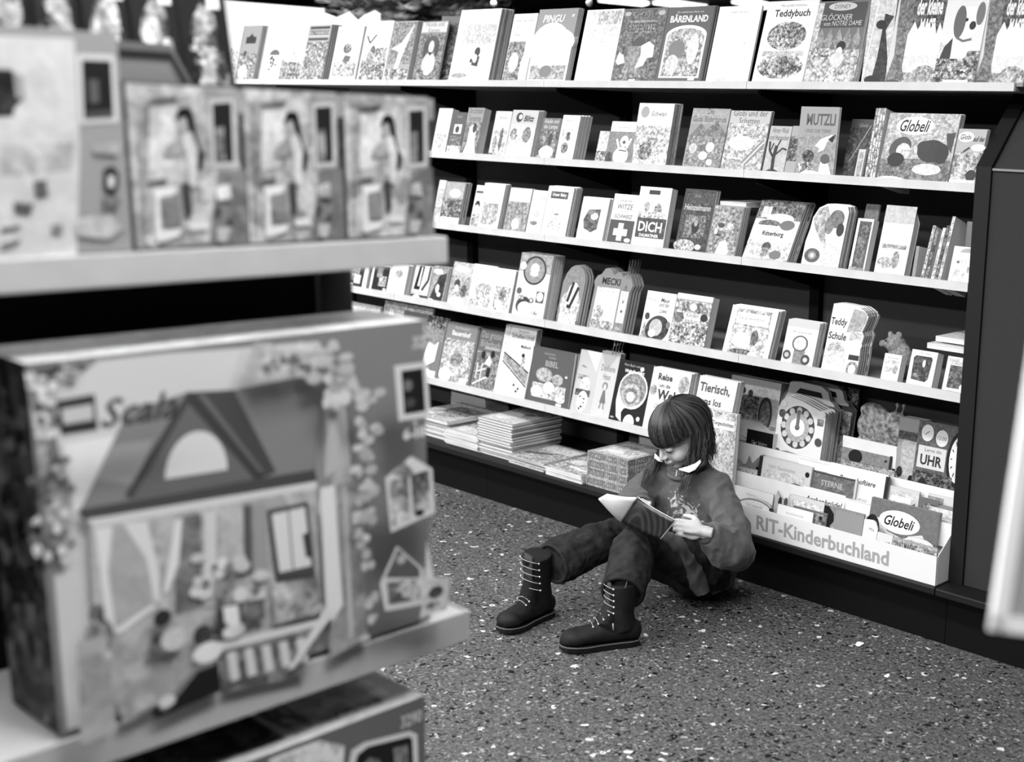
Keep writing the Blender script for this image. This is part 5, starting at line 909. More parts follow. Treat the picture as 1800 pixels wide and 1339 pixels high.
def smallbox(y0, y1, label, d):
    z0, z1 = 1.3225, 1.532; q = pxmap(.763, .914, z0, z1, XB)
    def pg(pts, g, m=0): return Pg([q(*p) for p in pts], g, m)
    it = [R(.0, .0, 1, 1, .3), R(.02, .012, .98, .988, .66, .22), pg([(236, 165), (262, 168), (258, 430), (246, 430)], .55, .2), pg([(262, 190), (312, 185), (305, 290), (262, 300)], .8, .15), pg([(382, 300), (430, 295), (438, 430), (366, 434)], .46, .12), pg([(360, 155), (428, 158), (430, 200), (360, 200)], .56, .1),
          pg([(366, 174), (411, 173), (416, 293), (372, 295)], .74), pg([(372, 182), (405, 180), (409, 284), (378, 286)], .14), pg([(376, 225), (392, 222), (396, 282), (380, 284)], .5, .2),
          pg([(260, 172), (310, 168), (308, 178), (258, 182)], .42, .2),
          pg([(308, 205), (312, 192), (326, 188), (336, 196), (342, 225), (348, 255), (358, 272), (354, 298), (346, 300), (344, 272), (334, 235), (326, 205), (316, 206), (310, 214), (304, 208)], .10),
          pg([(310, 210), (322, 206), (328, 222), (318, 235), (310, 226)], .64), pg([(286, 262), (300, 248), (318, 240), (325, 262), (310, 275), (288, 276)], .6, .1), pg([(318, 235), (335, 232), (346, 262), (344, 330), (330, 325), (328, 275)], .8, .1), pg([(316, 322), (332, 322), (336, 372), (330, 388), (324, 380)], .26), pg([(258, 318), (290, 312), (292, 322), (260, 326)], .4),
          pg([(266, 330), (312, 328), (300, 345), (270, 350)], .88), pg([(270, 348), (278, 346), (282, 420), (270, 422)], .86), pg([(282, 345), (312, 342), (316, 395), (290, 400)], .5, .1), pg([(276, 405), (318, 400), (312, 415), (276, 426)], .86), pg([(330, 392), (360, 388), (366, 402), (334, 405)], .84),
          pg([(376, 330), (400, 322), (405, 350), (380, 352)], .75, .3), pg([(375, 365), (385, 362), (386, 378), (376, 380)], .28), pg([(395, 385), (405, 380), (406, 400), (396, 402)], .28), pg([(380, 400), (404, 398), (396, 425), (378, 424)], .7, .1)]
    return carton(label, y0, y1, z0, z1, d, .72, it, top=.85, side=.35, group='small doll boxes on the upper toy shelf')
smallbox(.763, .914, 'leftmost of the three small toy boxes showing a long-haired girl at a table', .08)
smallbox(.917, 1.063, 'middle of the three small toy boxes showing a long-haired girl at a table', .08)
smallbox(1.070, 1.219, 'rightmost of the three small toy boxes showing a long-haired girl at a table', .08)
# behind them: dark roof-shaped box and a row of dark boxes with pale garlanded figures
XR2 = -1.79
P = onx(300, 78, XR2); Q = onx(352, 148, XR2); Z1 = P[2]; Z2 = Q[2] - .02
r = empty('roof_shaped_box', (XR2, .70, 1.3225), (0, 0, math.pi / 2)); tag(r, 'dark grey roof-shaped toy box rising behind the small doll boxes', 'box')
h = Z1 - 1.3225; w = Q[1] - .70
c = Ink(); ol = [(0, 0), (w, 0), (w, Z2 - 1.3225), (P[1] - .70, h), (0, h)]
c.slab(ol, 0, .05, .36, 0, (.55, 0)); c.design([Pg([(0, .96), ((P[1] - .70) / w, .96), (1, (Z2 - 1.3225) / h - .04), (1, (Z2 - 1.3225) / h - .09), ((P[1] - .70) / w - .01, .915), (0, .92)], .12), Pg([(0, .9), ((P[1] - .70) / w - .02, .9), (.93, (Z2 - 1.3225) / h - .08), (.93, .3), (0, .3)], .44)], w, h, step=.0003)
c.build('carton', r, PRINT_BIG)
XP = -1.87
for i in range(6):
    xr_ = 423 - 83 * i
    ya = onx(xr_, 147, XP)[1]; w = .078
    z0 = 1.3225; h = .40
    it = [R(.01, .01, .99, .99, .09), R(.02, .02, .98, .6, .12, .12), E(.5, .58, .34, .24, .28, .6), E(.5, .60, .25, .2, .5, .8), E(.48, .55, .16, .14, .58, .7), E(.56, .76, .2, .08, .5, .5), E(.75, .55, .14, .08, .35, .5), E(.7, .47, .2, .07, .4, .55), R(.62, .82, .86, .93, .9)]
    rr = carton(['rightmost', 'second from the right', 'third from the right', 'fourth from the right', 'fifth from the right', 'sixth from the right'][i] + ' of the narrow dark garlanded toy boxes in the rear row', ya - w, ya, z0, z0 + h, .045, .1, it, name='narrow_toy_box', group='dark garlanded toy boxes in the rear row', xf=XP + .02, side=.12, top=.3, lean=9)

# ------------------------------------------------------------------ white-edged sign hanging close by at the right
P = [onx(0, 0, -1)] and (EYE + ray(1741, 1108) / np.linalg.norm(ray(1741, 1108)) * 1.25)
T1 = EYE + ray(1803, 690) / np.linalg.norm(ray(1803, 690)) * 1.25
ez = Vector(T1 - P); L_ = ez.length; ez.normalize()
ex = Vector(RM @ np.array([1, .33, .25])); ex = (ex - ez * ex.dot(ez)).normalized(); ey = ez.cross(ex)
sg = empty('hanging_sign'); sg.matrix_world = Matrix(((ex.x, ey.x, ez.x, P[0]), (ex.y, ey.y, ez.y, P[1]), (ex.z, ey.z, ez.z, P[2]), (0, 0, 0, 1)))
tag(sg, 'blurred white-edged sign board hanging very close at the right edge', 'sign')
c = Ink(); c.box(.014, .001, .014, .286, .005, .40, .62); c.build('board', sg)
MB().box(0, -.001, 0, .3, .007, .016).box(0, -.001, .398, .3, .007, .414).box(0, -.001, 0, .016, .007, .414).box(.284, -.001, 0, .3, .007, .414).build('frame', mat('sign_white', .92, .5), sg)
wz = []
for x in (.03, .27):
    a = sg.matrix_world @ Vector((x, .003, .41)); b = Vector((a.x, a.y, 3.0))
    o = MB().tube([a, b], .001, 6).build('hanging_wire', METAL, sg); o.matrix_parent_inverse = sg.matrix_world.inverted()

# small litter on the floor
for (px, py, s_, lb) in ((1511, 1133, .022, 'scrap of white paper lying on the floor right of the girl'), (1559, 1189, .012, 'tiny paper crumb on the floor below the larger scrap')):
    q = onz(px, py, .0); rn = random.Random(px); n = 9
    v = [(math.cos(6.28 * i / n) * s_ * rn.uniform(.45, .7), math.sin(6.28 * i / n) * s_ * rn.uniform(.7, 1.1), .0008 + rn.uniform(0, .004)) for i in range(n)] + [(0, 0, .004)]
    v += [(a, b, cc + .0006) for a, b, cc in v]
    f = [(n, i, (i + 1) % n) for i in range(n)] + [(2 * n + 1, n + 1 + (i + 1) % n, n + 1 + i) for i in range(n)]
    o = mobj('paper_scrap', v, f, mat('paper_white', .93, .8), loc=(q[0], q[1], 0)); tag(o, lb, 'litter')
print('books', NB[0])
# ------------------------------------------------------------------ the girl reading on the floor
def Wp(px, py, Y): return Vector(ony(px, py, Y))
def vn(v): return v.normalized()
SKIN = mat('skin', .72, .5, .35, noise=.03, nscale=30)
SWEAT = None
def sweater_mat():
    m = bpy.data.materials.new('sweatshirt'); m.use_nodes = True; nt = m.node_tree; L = nt.links
    b = nt.nodes['Principled BSDF']; b.inputs['Roughness'].default_value = .95; b.inputs['Specular IOR Level'].default_value = .1; b.inputs['Sheen Weight'].default_value = .15
    tc = nt.nodes.new('ShaderNodeTexCoord')
    n = nt.nodes.new('ShaderNodeTexNoise'); n.inputs['Scale'].default_value = 520; n.inputs['Detail'].default_value = 3; L.new(tc.outputs['Object'], n.inputs['Vector'])
    r = nt.nodes.new('ShaderNodeValToRGB'); r.color_ramp.elements[0].position = .3; r.color_ramp.elements[1].position = .7
    r.color_ramp.elements[0].color = (lin(.29),) * 3 + (1,); r.color_ramp.elements[1].color = (lin(.39),) * 3 + (1,); L.new(n.outputs['Fac'], r.inputs[0])
    # pale flower print on the chest
    ds = nt.nodes.new('ShaderNodeVectorMath'); ds.operation = 'DISTANCE'; ds.inputs[1].default_value = (-2.665, 2.885, .295); L.new(tc.outputs['Object'], ds.inputs[0])
    mr = nt.nodes.new('ShaderNodeMapRange'); mr.inputs[1].default_value = .05; mr.inputs[2].default_value = .115; mr.inputs[3].default_value = .17; mr.inputs[4].default_value = -.1; L.new(ds.outputs['Value'], mr.inputs[0])
    n2 = nt.nodes.new('ShaderNodeTexNoise'); n2.inputs['Scale'].default_value = 34; n2.inputs['Distortion'].default_value = 1.8; L.new(tc.outputs['Object'], n2.inputs['Vector'])
    ad = nt.nodes.new('ShaderNodeMath'); ad.operation = 'ADD'; L.new(n2.outputs['Fac'], ad.inputs[0]); L.new(mr.outputs[0], ad.inputs[1])
    st = nt.nodes.new('ShaderNodeMapRange'); st.inputs[1].default_value = .68; st.inputs[2].default_value = .76; L.new(ad.outputs[0], st.inputs[0])
    mx = nt.nodes.new('ShaderNodeMix'); mx.data_type = 'RGBA'; L.new(st.outputs[0], mx.inputs[0]); L.new(r.outputs[0], mx.inputs[6]); mx.inputs[7].default_value = (lin(.72),) * 3 + (1,)
    L.new(mx.outputs[2], b.inputs['Base Color'])
    bp = nt.nodes.new('ShaderNodeBump'); bp.inputs['Strength'].default_value = .35; bp.inputs['Distance'].default_value = .002; L.new(n.outputs['Fac'], bp.inputs['Height']); L.new(bp.outputs['Normal'], b.inputs['Normal'])
    return m
def fold(o, amp, sc, seed=0.0, aniso=(1, 1, 1), keep=None):
    me = o.data; n = len(me.vertices); co = np.empty(n * 3); me.vertices.foreach_get('co', co); co = co.reshape(-1, 3)
    no = np.array([v.normal[:] for v in me.vertices])
    for i in range(n):
        p = Vector(co[i]); q = Vector((p.x * aniso[0], p.y * aniso[1], p.z * aniso[2])) * sc + Vector((seed, seed, seed))
        a = mnoise.noise(q) ; b_ = 1 - abs(mnoise.noise(q * 1.7 + Vector((9, 3, 1)))) * 2.2
        d = amp * (a * .8 + b_ * .45 - .2)
        if keep: d *= keep(p)
        co[i] += no[i] * d
    me.vertices.foreach_set('co', co.ravel()); me.update()

# head frame
HC = Vector((-2.716, 2.925, .533))
_f = Vector((-.17, -.985, 0)).normalized(); _l = Vector((0, 0, 1)).cross(_f) * -1
_l = _f.cross(Vector((0, 0, 1))) * -1
PITCH = math.radians(27); ROLL = math.radians(2)
HF = (_f * math.cos(PITCH) + Vector((0, 0, -1)) * math.sin(PITCH)).normalized()
HU = (_f * math.sin(PITCH) + Vector((0, 0, 1)) * math.cos(PITCH)).normalized()
HL = HF.cross(HU).normalized() * -1
HL, HU = HL * math.cos(ROLL) + HU * math.sin(ROLL), HU * math.cos(ROLL) - HL * math.sin(ROLL)
def hp(x, y, z): return HC + HL * x + HF * y + HU * z
HAX = (HL, HF, HU)

NB_ = Vector((-2.705, 2.975, .405))
shL, elL = Vector((-2.595, 2.965, .372)), Vector((-2.440, 2.88, .232))
wrL = Wp(1236, 934, 2.715)
shR, elR = Vector((-2.815, 2.945, .375)), Vector((-2.875, 2.88, .275))
wrR = Wp(1128, 887, 2.735)
hipL, hipR = Vector((-2.60, 2.95, .105)), Vector((-2.735, 2.94, .105))
knL, knR = Wp(1122, 944, 2.70), Wp(1070, 944, 2.73)
anL, anR = Vector((-2.555, 2.515, .10)), Vector((-2.815, 2.475, .11))

body = MB()
# torso, legs, arms under the clothes
body.tube([(-2.665, 2.975, .06), (-2.665, 2.975, .12), (-2.68, 2.98, .22), (-2.69, 2.985, .31), (-2.70, 2.98, .37), (-2.705, 2.975, .40)], [(.11, .08), (.12, .085), (.10, .075), (.11, .075), (.10, .06), (.045, .045)], 20)
TL_, TR_ = anL + Vector((-.002, .0, .087)), Wp(944, 973, 2.45)
for h, k, t_, a in ((hipL, knL, TL_, Vector((-2.54, 2.52, .06))), (hipR, knR, TR_, Vector((-2.872, 2.48, .06)))): body.tube([h, (h + k) / 2, k, (k + t_) / 2, t_ * .8 + a * .2, a], [.06, .055, .043, .036, .018, .018], 12)
for s_, e_, w_ in ((shL, elL, wrL), (shR, elR, wrR)): body.tube([s_, (s_ + e_) / 2, e_, (e_ + w_) / 2, w_], [.04, .032, .03, .026, .021], 12)
body.tube([NB_, NB_ + (hp(0, -.028, -.055) - NB_) * .5, hp(0, -.026, -.05)], [.046, .036, .038], 16)
# head
body.ell(hp(0, -.014, .030), (.069, .086, .076), HAX, 28, 18)
body.ell(hp(0, .016, -.018), (.058, .062, .074), HAX, 28, 18)
body.ell(hp(0, .044, -.070), (.027, .026, .020), HAX)
body.ell(hp(0, .030, -.060), (.042, .035, .025), HAX)
for sx in (-1, 1):
    body.ell(hp(sx * .032, .042, -.030), (.025, .029, .027), HAX)
    body.ell(hp(sx * .028, .064, .004), (.0155, .0145, .012), HAX)
    body.ell(hp(sx * .027, .060, .020), (.020, .014, .008), HAX)
    body.ell(hp(sx * .071, -.004, -.008), (.008, .018, .026), HAX)
body.tube([hp(0, .072, .016), hp(0, .080, -.004), hp(0, .089, -.020)], [.007, .008, .0085], 12)
body.ell(hp(0, .088, -.024), (.0092, .0098, .0078), HAX)
for sx in (-1, 1): body.ell(hp(sx * .009, .083, -.026), (.006, .007, .006), HAX)
body.ell(hp(0, .072, -.046), (.019, .012, .006), HAX)
body.ell(hp(0, .071, -.054), (.016, .011, .006), HAX)
# hands
def hand(w, tip, nrm, up, curl, L=.13, thumb_in=True, spread=.0132):
    d = vn(tip - w); n = vn(nrm - d * nrm.dot(d)); s = vn(up - d * up.dot(d) - n * up.dot(n))
    pl = L * .48
    body.tube([w - d * .03, w, w + d * pl * .5, w + d * pl], [(.019, .016), (.020, .016), (.030, .0125), (.031, .011)], 16, True, flat=None)
    # re-aim the palm ring so the wide axis lies along s: add an ellipsoid as the palm body
    body.ell(w + d * pl * .55, (pl * .62, .031, .013), (d, s, n))
    for i, (fl, off) in enumerate(((.92, 1.5), (1.0, .5), (.94, -.5), (.76, -1.5))):
        b0 = w + d * (pl * (.98 - .05 * abs(off - .3))) + s * (off * spread) + n * .002
        dd = vn(d + s * off * .02); ln = L * .50 * fl; pts = [b0 - dd * .01, b0]; p = b0; ang = 0
        for q, fr_ in enumerate((.42, .32, .26)):
            ang += math.radians(curl[q] + i * 3); v = dd * math.cos(ang) - n * math.sin(ang); p = p + v * (ln * fr_); pts.append(p)
        body.tube(pts, [.0075, .0078, .0072, .0065, .0048], 10)
        body.ell(pts[-1], (.005, .005, .005), nu=8, nv=6)
    t0 = w + d * .018 + s * .020; t1 = t0 + (d * .7 + s * .75 - n * .35).normalized() * .026; t2 = t1 + (d * .95 + s * .15 - n * .5).normalized() * .024; t3 = t2 + (d - n * .25).normalized() * .018
    body.tube([w + d * .008 + s * .008, t0, t1, t2, t3], [.010, .0105, .0088, .0078, .0055], 10)
CAMD = Vector(RM @ np.array([0, 0, -1])); CAMU = Vector(RM @ np.array([0, -1, 0]))
hand(wrL, Wp(1180, 924, 2.665), CAMD + Vector((0, 0, .3)), CAMU, (10, 22, 26), L=.118)
hand(wrR, Wp(1084, 879, 2.69), Vector((.1, -.2, 1)), Vector((0, -1, .1)), (12, 25, 30), L=.118)
girl = body.build('person', SKIN); bake(girl, .0028, 3)
tag(girl, 'person, a long-haired child in a sweatshirt and jeans sitting on the floor reading', 'person')

def gpart(name, mb, m, voxel=None, sm=0, smooth=True):
    o = mb.build(name, m, girl, smooth)
    if voxel: bake(o, voxel, sm)
    return o
# face details
fd = MB()
for sx in (-1, 1):
    pts = [hp(sx * (.028 + .014 * math.cos(t)), .0775 - .0055 * math.cos(t) ** 2, .0005 - .0035 * math.sin(t)) for t in np.linspace(0, math.pi, 9)]
    fd.tube(pts, [.0006, .001, .0014, .0016, .0017, .0016, .0014, .001, .0006], 6)
gpart('eyelashes', fd, mat('lash', .06, .6))
eb = MB()
for sx in (-1, 1): eb.tube([hp(sx * .014, .0765, .024), hp(sx * .028, .0765, .029), hp(sx * .042, .068, .025)], [.0015, .0022, .001], 6)
gpart('eyebrows', eb, mat('brow', .15, .8))
mo = MB(); mo.tube([hp(-.018, .0765, -.0530), hp(-.008, .0828, -.0502), hp(0, .0842, -.0504), hp(.008, .0828, -.0502), hp(.018, .0765, -.0530)], [.0006, .0016, .0018, .0016, .0006], 8)
gpart('mouth', mo, mat('lips', .30, .5))

# hair
rn = random.Random(11)
cap = MB(); cap.ell(hp(0, -.017, .034), (.0745, .092, .0795), HAX, 36, 24)
cap.ell(hp(0, -.05, -.02), (.062, .055, .075), HAX)
cm = gpart('hair_underlayer', cap, mat('hair_dark', .07, .7, .15)); me = cm.data; bm = bmesh.new(); bm.from_mesh(me)
dl = []
for v in bm.verts:
    q = v.co - HC; x, y, z = q.dot(HL), q.dot(HF), q.dot(HU)
    if y > .012 and z < .034: dl.append(v)
bmesh.ops.delete(bm, geom=dl, context='VERTS'); bm.to_mesh(me); bm.free()
hairs = [MB(), MB(), MB()]; hair = hairs[0]; EC = (0, -.021, .034); ER = (.084, .107, .089)
def onell(phi, al, k=1.0):
    # phi azimuth (0 front, + towards her left), al polar angle from the crown
    x = math.sin(al) * math.sin(phi); y = math.sin(al) * math.cos(phi); z = math.cos(al)
    return hp(EC[0] + ER[0] * x * k, EC[1] + ER[1] * y * k, EC[2] + ER[2] * z * k)
def strand(phi, kk, rad):
    pts = []; front = abs(phi) < math.radians(74)
    if front:
        ae = math.radians(99 - 7 * (abs(phi) / 1.29) ** 3 + rn.uniform(-6, 4)) ; nst = 9
        for i in range(nst + 1):
            a = ae * i / nst; k = kk * (1 + .03 * math.sin(i / nst * 3.1))
            pts.append(onell(phi * (.8 + .2 * min(1, i / 5)) + rn.uniform(-.012, .012), max(.01, a), k))
        hair.tube(pts, [rad] * nst + [rad * .3], 3, False); return
    nst = 6; ae = math.radians(92)
    for i in range(nst + 1): pts.append(onell(phi * (.85 + .15 * min(1, i / 4)), max(.01, ae * i / nst), kk))
    p = pts[-1].copy(); side = math.sin(phi); back = math.cos(phi) < -.25
    Lh = rn.uniform(.13, .215) if not back else rn.uniform(.10, .17)
    wav = rn.uniform(0, 6); n2 = 9; sx_, sy_ = rn.uniform(-.016, .016), rn.uniform(-.02, .008)
    v = (pts[-1] - pts[-2]).normalized()
    tgt = Vector((0, 0, -1))
    for i in range(n2):
        v = (v * .45 + tgt * .75).normalized(); t = (i + 1) / n2
        p = p + v * (Lh / n2)
        q = p + Vector((math.sin(wav + t * 7), math.cos(wav + t * 6), 0)) * (.010 * t) + Vector((sx_, sy_, 0)) * t
        # keep off the shoulders: fall in front of the chest or behind the back
        if q.z < .455 :
            dz = .455 - q.z
            if back: q.y = q.y + max(0, 3.03 - q.y) * min(1, dz / .07); q.z = q.z + dz * .1
            else: q.y = min(q.y, 2.900 - min(dz, .09) * .55 + rn.uniform(-.012, .006)); q.x = q.x - side * dz * .05
        pts.append(q)
    m_ = len(pts); hair.tube(pts, [rad] * (m_ - 3) + [rad * .8, rad * .55, rad * .2], 3, False)
for i in range(4200):
    phi = rn.uniform(-math.pi, math.pi) if rn.random() < .55 else rn.choice((-1, 1)) * rn.uniform(0, 1.05)
    hair = hairs[0 if rn.random() < .5 else rn.choice((1, 2))]
    if 1.29 < abs(phi) < 1.9: hair = hairs[rn.choice((0, 1, 2, 2))]
    strand(phi, rn.uniform(.975, 1.035), rn.uniform(.0008, .0015))
hv, hf, hi = [], [], []
for k, q in enumerate(hairs):
    n = len(hv); hv += q.v; hf += [tuple(n + j for j in f) for f in q.f]; hi += [k] * len(q.f)
ho = mobj('hair', hv, hf, [mat('hair_dark_strand', .10, .38, .5), mat('hair_mid_strand', .20, .38, .5), mat('hair_light_strand', .33, .4, .5)], girl, True)
ho.data.polygons.foreach_set('material_index', hi)

# sweatshirt
sw = MB()
sw.tube([(-2.655, 2.985, .035), (-2.66, 2.98, .10), (-2.675, 2.975, .20), (-2.69, 2.975, .30), (-2.70, 2.97, .365), (-2.705, 2.965, .405), (-2.707, 2.958, .425)], [(.112, .098), (.124, .104), (.126, .104), (.130, .102), (.135, .085), (.082, .065), (.060, .056)], 28)
sw.tube([(-2.64, 2.97, .375), shL, (shL + elL) / 2 + Vector((.020, 0, .012)), elL + Vector((.005, .0, -.012)), (elL + wrL) / 2 + Vector((.022, .012, -.018)), wrL + (elL - wrL) * .16], [.060, .062, .058, .068, .064, .040], 20)
sw.tube([(-2.77, 2.965, .375), shR, (shR + elR) / 2, elR, (elR + wrR) / 2, wrR + (elR - wrR) * .1], [.060, .064, .064, .064, .056, .036], 20)
sw.tube([Wp(1160, 938, 2.73), Wp(1188, 958, 2.775), Wp(1212, 990, 2.82), Wp(1236, 1044, 2.865)], [.016, .019, .022, .024], 14)
SWEAT = sweater_mat()
so = gpart('sweatshirt', sw, SWEAT, .0055, 6)
fold(so, .018, 11, 2.0, (1, 1, .7)); fold(so, .0035, 26, 5.0)
cf = MB()
def ring(mb, c, d, r, th, n=24, m=8):
    d = vn(d); a = vn(d.orthogonal()); b2 = d.cross(a)
    mb.tube([c + a * (math.cos(t) * r) + b2 * (math.sin(t) * r) for t in np.linspace(0, 2 * math.pi, n + 1)], th, m, False)
for w_, e_ in ((wrL, elL), (wrR, elR)):
    cf = MB(); sd_ = (e_ - w_)
    cf.tube([w_ + sd_ * (.035 + .03 * k) for k in range(7)], [.024, .0295, .0325, .031, .034, .032, .030], 22, False)
    gpart('cuff', cf, SWEAT)
ck = MB()
nk = hp(0, -.035, -.085)
for k, (zz, rr) in enumerate(((.418, .059), (.430, .056), (.440, .053))):
    ck.tube([Vector((-2.708 + rr * 1.08 * math.cos(t), 2.956 + rr * math.sin(t), zz + .014 * math.sin(t))) for t in np.linspace(0, 2 * math.pi, 29)], .0085, 8, False)
gpart('neckband', ck, SWEAT)
# white shirt collar
def strip(pa, pb, th=.002):
    n = len(pa); v = []; f = []
    for a, b2 in zip(pa, pb): v += [a, b2]
    nn = len(v)
    up = Vector((th, -th, th))
    v += [x + up for x in v]
    for i in range(n - 1):
        a = 2 * i; f += [(a, a + 1, a + 3, a + 2), (nn + a, nn + a + 2, nn + a + 3, nn + a + 1), (a, a + 2, nn + a + 2, nn + a), (a + 1, nn + a + 1, nn + a + 3, a + 3)]
    f += [(0, nn, nn + 1, 1), (nn - 2, nn - 1, 2 * nn - 1, 2 * nn - 2)]
    return v, f
def collar(pts_top, pts_bot):
    v, f = strip(pts_top, pts_bot); o = mobj('collar', v, f, mat('collar_white', .95, .7), girl, True); return o
collar([Wp(1193, 824, 2.875), Wp(1206, 821, 2.878), Wp(1222, 815, 2.890), Wp(1231, 808, 2.905)], [Wp(1194, 826, 2.870), Wp(1211, 831, 2.866), Wp(1222, 826, 2.876), Wp(1232, 813, 2.895)])
collar([Wp(1151, 797, 2.865), Wp(1157, 803, 2.87), Wp(1164, 808, 2.875)], [Wp(1150, 805, 2.862), Wp(1158, 811, 2.866), Wp(1166, 813, 2.87)])
zp = MB(); a, b2 = Wp(1190, 826, 2.855), Wp(1189, 836, 2.848); zp.tube([a, b2], .0018, 8).ell(b2, (.004, .003, .005), nu=10, nv=6)
gpart('zip_pull', zp, mat('zip_metal', .8, .3, .5, metal=.6))
ring_ = MB(); ring(ring_, wrL + vn(elL - wrL) * .012 + Vector((0, 0, -.002)), elL - wrL, .0225, .0022, 24, 6); gpart('bracelet', ring_, mat('bracelet_pale', .8, .3))

# jeans
je = MB()
je.ell((-2.667, 2.965, .085), (.135, .11, .08))
cL = anL + Vector((.0, .004, .058)); cR = Wp(972, 990, 2.49)
je.tube([hipL, (hipL + knL) / 2 + Vector((0, 0, .01)), knL + Vector((0, .012, -.012)), knL + (cL - knL) * .22 + Vector((0, -.01, -.005)), (knL + cL) / 2, knL + (cL - knL) * .85, cL], [.085, .080, .068, .068, .068, .066, .060], 24)
je.tube([hipR, (hipR + knR) / 2 + Vector((0, 0, .01)), knR + Vector((0, .012, -.012)), knR + (cR - knR) * .22, (knR + cR) / 2, knR + (cR - knR) * .85, cR], [.085, .078, .066, .066, .068, .072, .066], 24)
def jeans_mat():
    m = mat('denim', .165, .9, .1, noise=.05, nscale=22, bump=.4, bscale=500); return m
jo = gpart('jeans', je, jeans_mat(), .0055, 5); fold(jo, .008, 16, 7.0, (1, 1, 1)); fold(jo, .004, 34, 3.0)
for c_, k_ in ((cL, knL), (cR, knR)):
    hem = MB(); d = (k_ - c_)
    for q in range(3): ring(hem, c_ + d * (.0 + .03 * q), d, .060, .007, 28, 6)
    gpart('jeans_hem', hem, MATS['denim'])
SEAM = mat('denim_seam', .38, .9)
sm_ = MB()
for k_, c_ in ((knL, cL),):
    sm_.tube([k_ + (c_ - k_) * t + CAMD * .0755 + Vector((.012, .0, .0)) for t in np.linspace(.12, .85, 9)], .0014, 5)
gpart('jeans_seam', sm_, SEAM)

# lace-up boots
BOOT = mat('boot_suede', .065, .7, .3, noise=.03, nscale=35); SOLE = mat('boot_sole', .07, .6); LACE = mat('lace_pale', .62, .7)
def boot(heel, toe, shaft_top, sr, lb):
    d = Vector((toe[0] - heel[0], toe[1] - heel[1], 0)); L = d.length; d.normalize(); s = Vector((0, 0, 1)).cross(d)
    H = Vector((heel[0], heel[1], 0))
    def q(a, b_, z): return H + d * (a * L) + s * b_ + Vector((0, 0, z))
    prof = [(0, .025), (.03, .033), (.12, .037), (.3, .036), (.5, .038), (.68, .044), (.82, .043), (.93, .034), (.985, .019), (1, 0)]
    out = [(a, w) for a, w in prof] + [(a, -w) for a, w in prof[::-1][1:]]
    so_ = MB(); n = len(out)
    for z, g in ((0, .95), (.004, .985), (.015, .99), (.019, .97)):
        for a, w in out: so_.v.append(tuple(q(.5 + (a - .5) * g, w * g, z + (.006 * max(0, a - .7) / .3 if z < .01 else .004 * max(0, a - .7) / .3))))
    so_.f.append(tuple(range(n))[::-1]); so_.f.append(tuple(range(3 * n, 4 * n)))
    for k in range(3):
        for i in range(n): so_.f.append((k * n + i, k * n + (i + 1) % n, (k + 1) * n + (i + 1) % n, (k + 1) * n + i))
    up = MB(); T_ = Vector(shaft_top)
    up.tube([q(.06, 0, .045), q(.25, 0, .042), q(.5, 0, .044), q(.75, 0, .040), q(.90, 0, .034), q(.965, 0, .028)], [(.031, .03), (.035, .030), (.037, .032), (.040, .026), (.034, .020), (.018, .012)], 20)
    up.ell(q(.1, 0, .045), (.036, .034, .035)); up.ell(q(.80, 0, .038), (.042, .040, .027))
    A0 = q(.20, 0, .05)
    up.tube([A0, A0 + (T_ - A0) * .35 + d * .006, A0 + (T_ - A0) * .7, T_], [.042, .041, sr * .95, sr], 20)
    up.tube([q(.30, 0, .05), q(.42, 0, .078), A0 + (T_ - A0) * .55 + d * .022], [.036, .033, .028], 16)
    b_ = up.build('boot', BOOT, girl, True); bake(b_, .0035, 3)
    so2 = so_.build('sole', SOLE, b_, False)
    we = MB(); we.tube([q(.5 + (a - .5) * .99, w * .99, .0185 + .004 * max(0, a - .7) / .3) for a, w in out] + [q(.005, .02475, .0185)], .0022, 6, False); we.build('welt', mat('welt_grey', .34, .7), b_, True)
    tg = MB(); tg.tube([q(.50, 0, .076), q(.40, 0, .096), A0 + (T_ - A0) * .7 + d * (sr * .9), T_ + d * sr * .80 + (T_ - A0).normalized() * .008], [(.013, .004), (.017, .005), (.020, .005), (.020, .005)], 12)
    tg.build('tongue', mat('boot_tongue', .22, .8), b_, True)
    la = MB(); ey = MB(); ax = (T_ - A0)
    axn = vn(ax); fr_ = vn(d - axn * d.dot(axn)); sd = axn.cross(fr_)
    for i in range(9):
        if i < 5:
            c_ = A0 + ax * (.97 - .13 * i); rr = max(sr, .040 + .0025 * i) + .0045
            P_ = [c_ + fr_ * (math.cos(t) * rr) + sd * (math.sin(t) * rr) + axn * (.006 * math.cos(t * 2)) for t in np.linspace(-.85, .85, 9)]
        else:
            a = .40 + .065 * (i - 5); z = (.113, .101, .089, .082)[i - 5]; hw = .024
            P_ = [q(a + .02 * (1 - abs(t)), hw * t, z - .012 * t * t + .004) for t in np.linspace(-1, 1, 7)]
        la.tube(P_, .0011, 6)
        for e in (P_[0], P_[-1]): ey.ell(e, (.0030, .0030, .0030), nu=10, nv=6)
    bow = q(.40, 0, .118) + d * .004
    la.build('lace', LACE, b_, True); ey.build('eyelets', mat('eyelet_metal', .9, .3, .5, metal=.5), b_, True)
    tb_ = MB(); e = q(.30, -.0 , .075) + CAMD * .0425; tb_.tube([e, e + Vector((.003, 0, -.02))], [(.002, .0022), (.002, .0022)], 6); tb_.build('heel_tab', LACE, b_, True)
    return b_
boot((-2.524, 2.553), (-2.640, 2.345), TL_, .047, 'L')
boot((-2.882, 2.522), (-2.856, 2.305), TR_, .046, 'R')

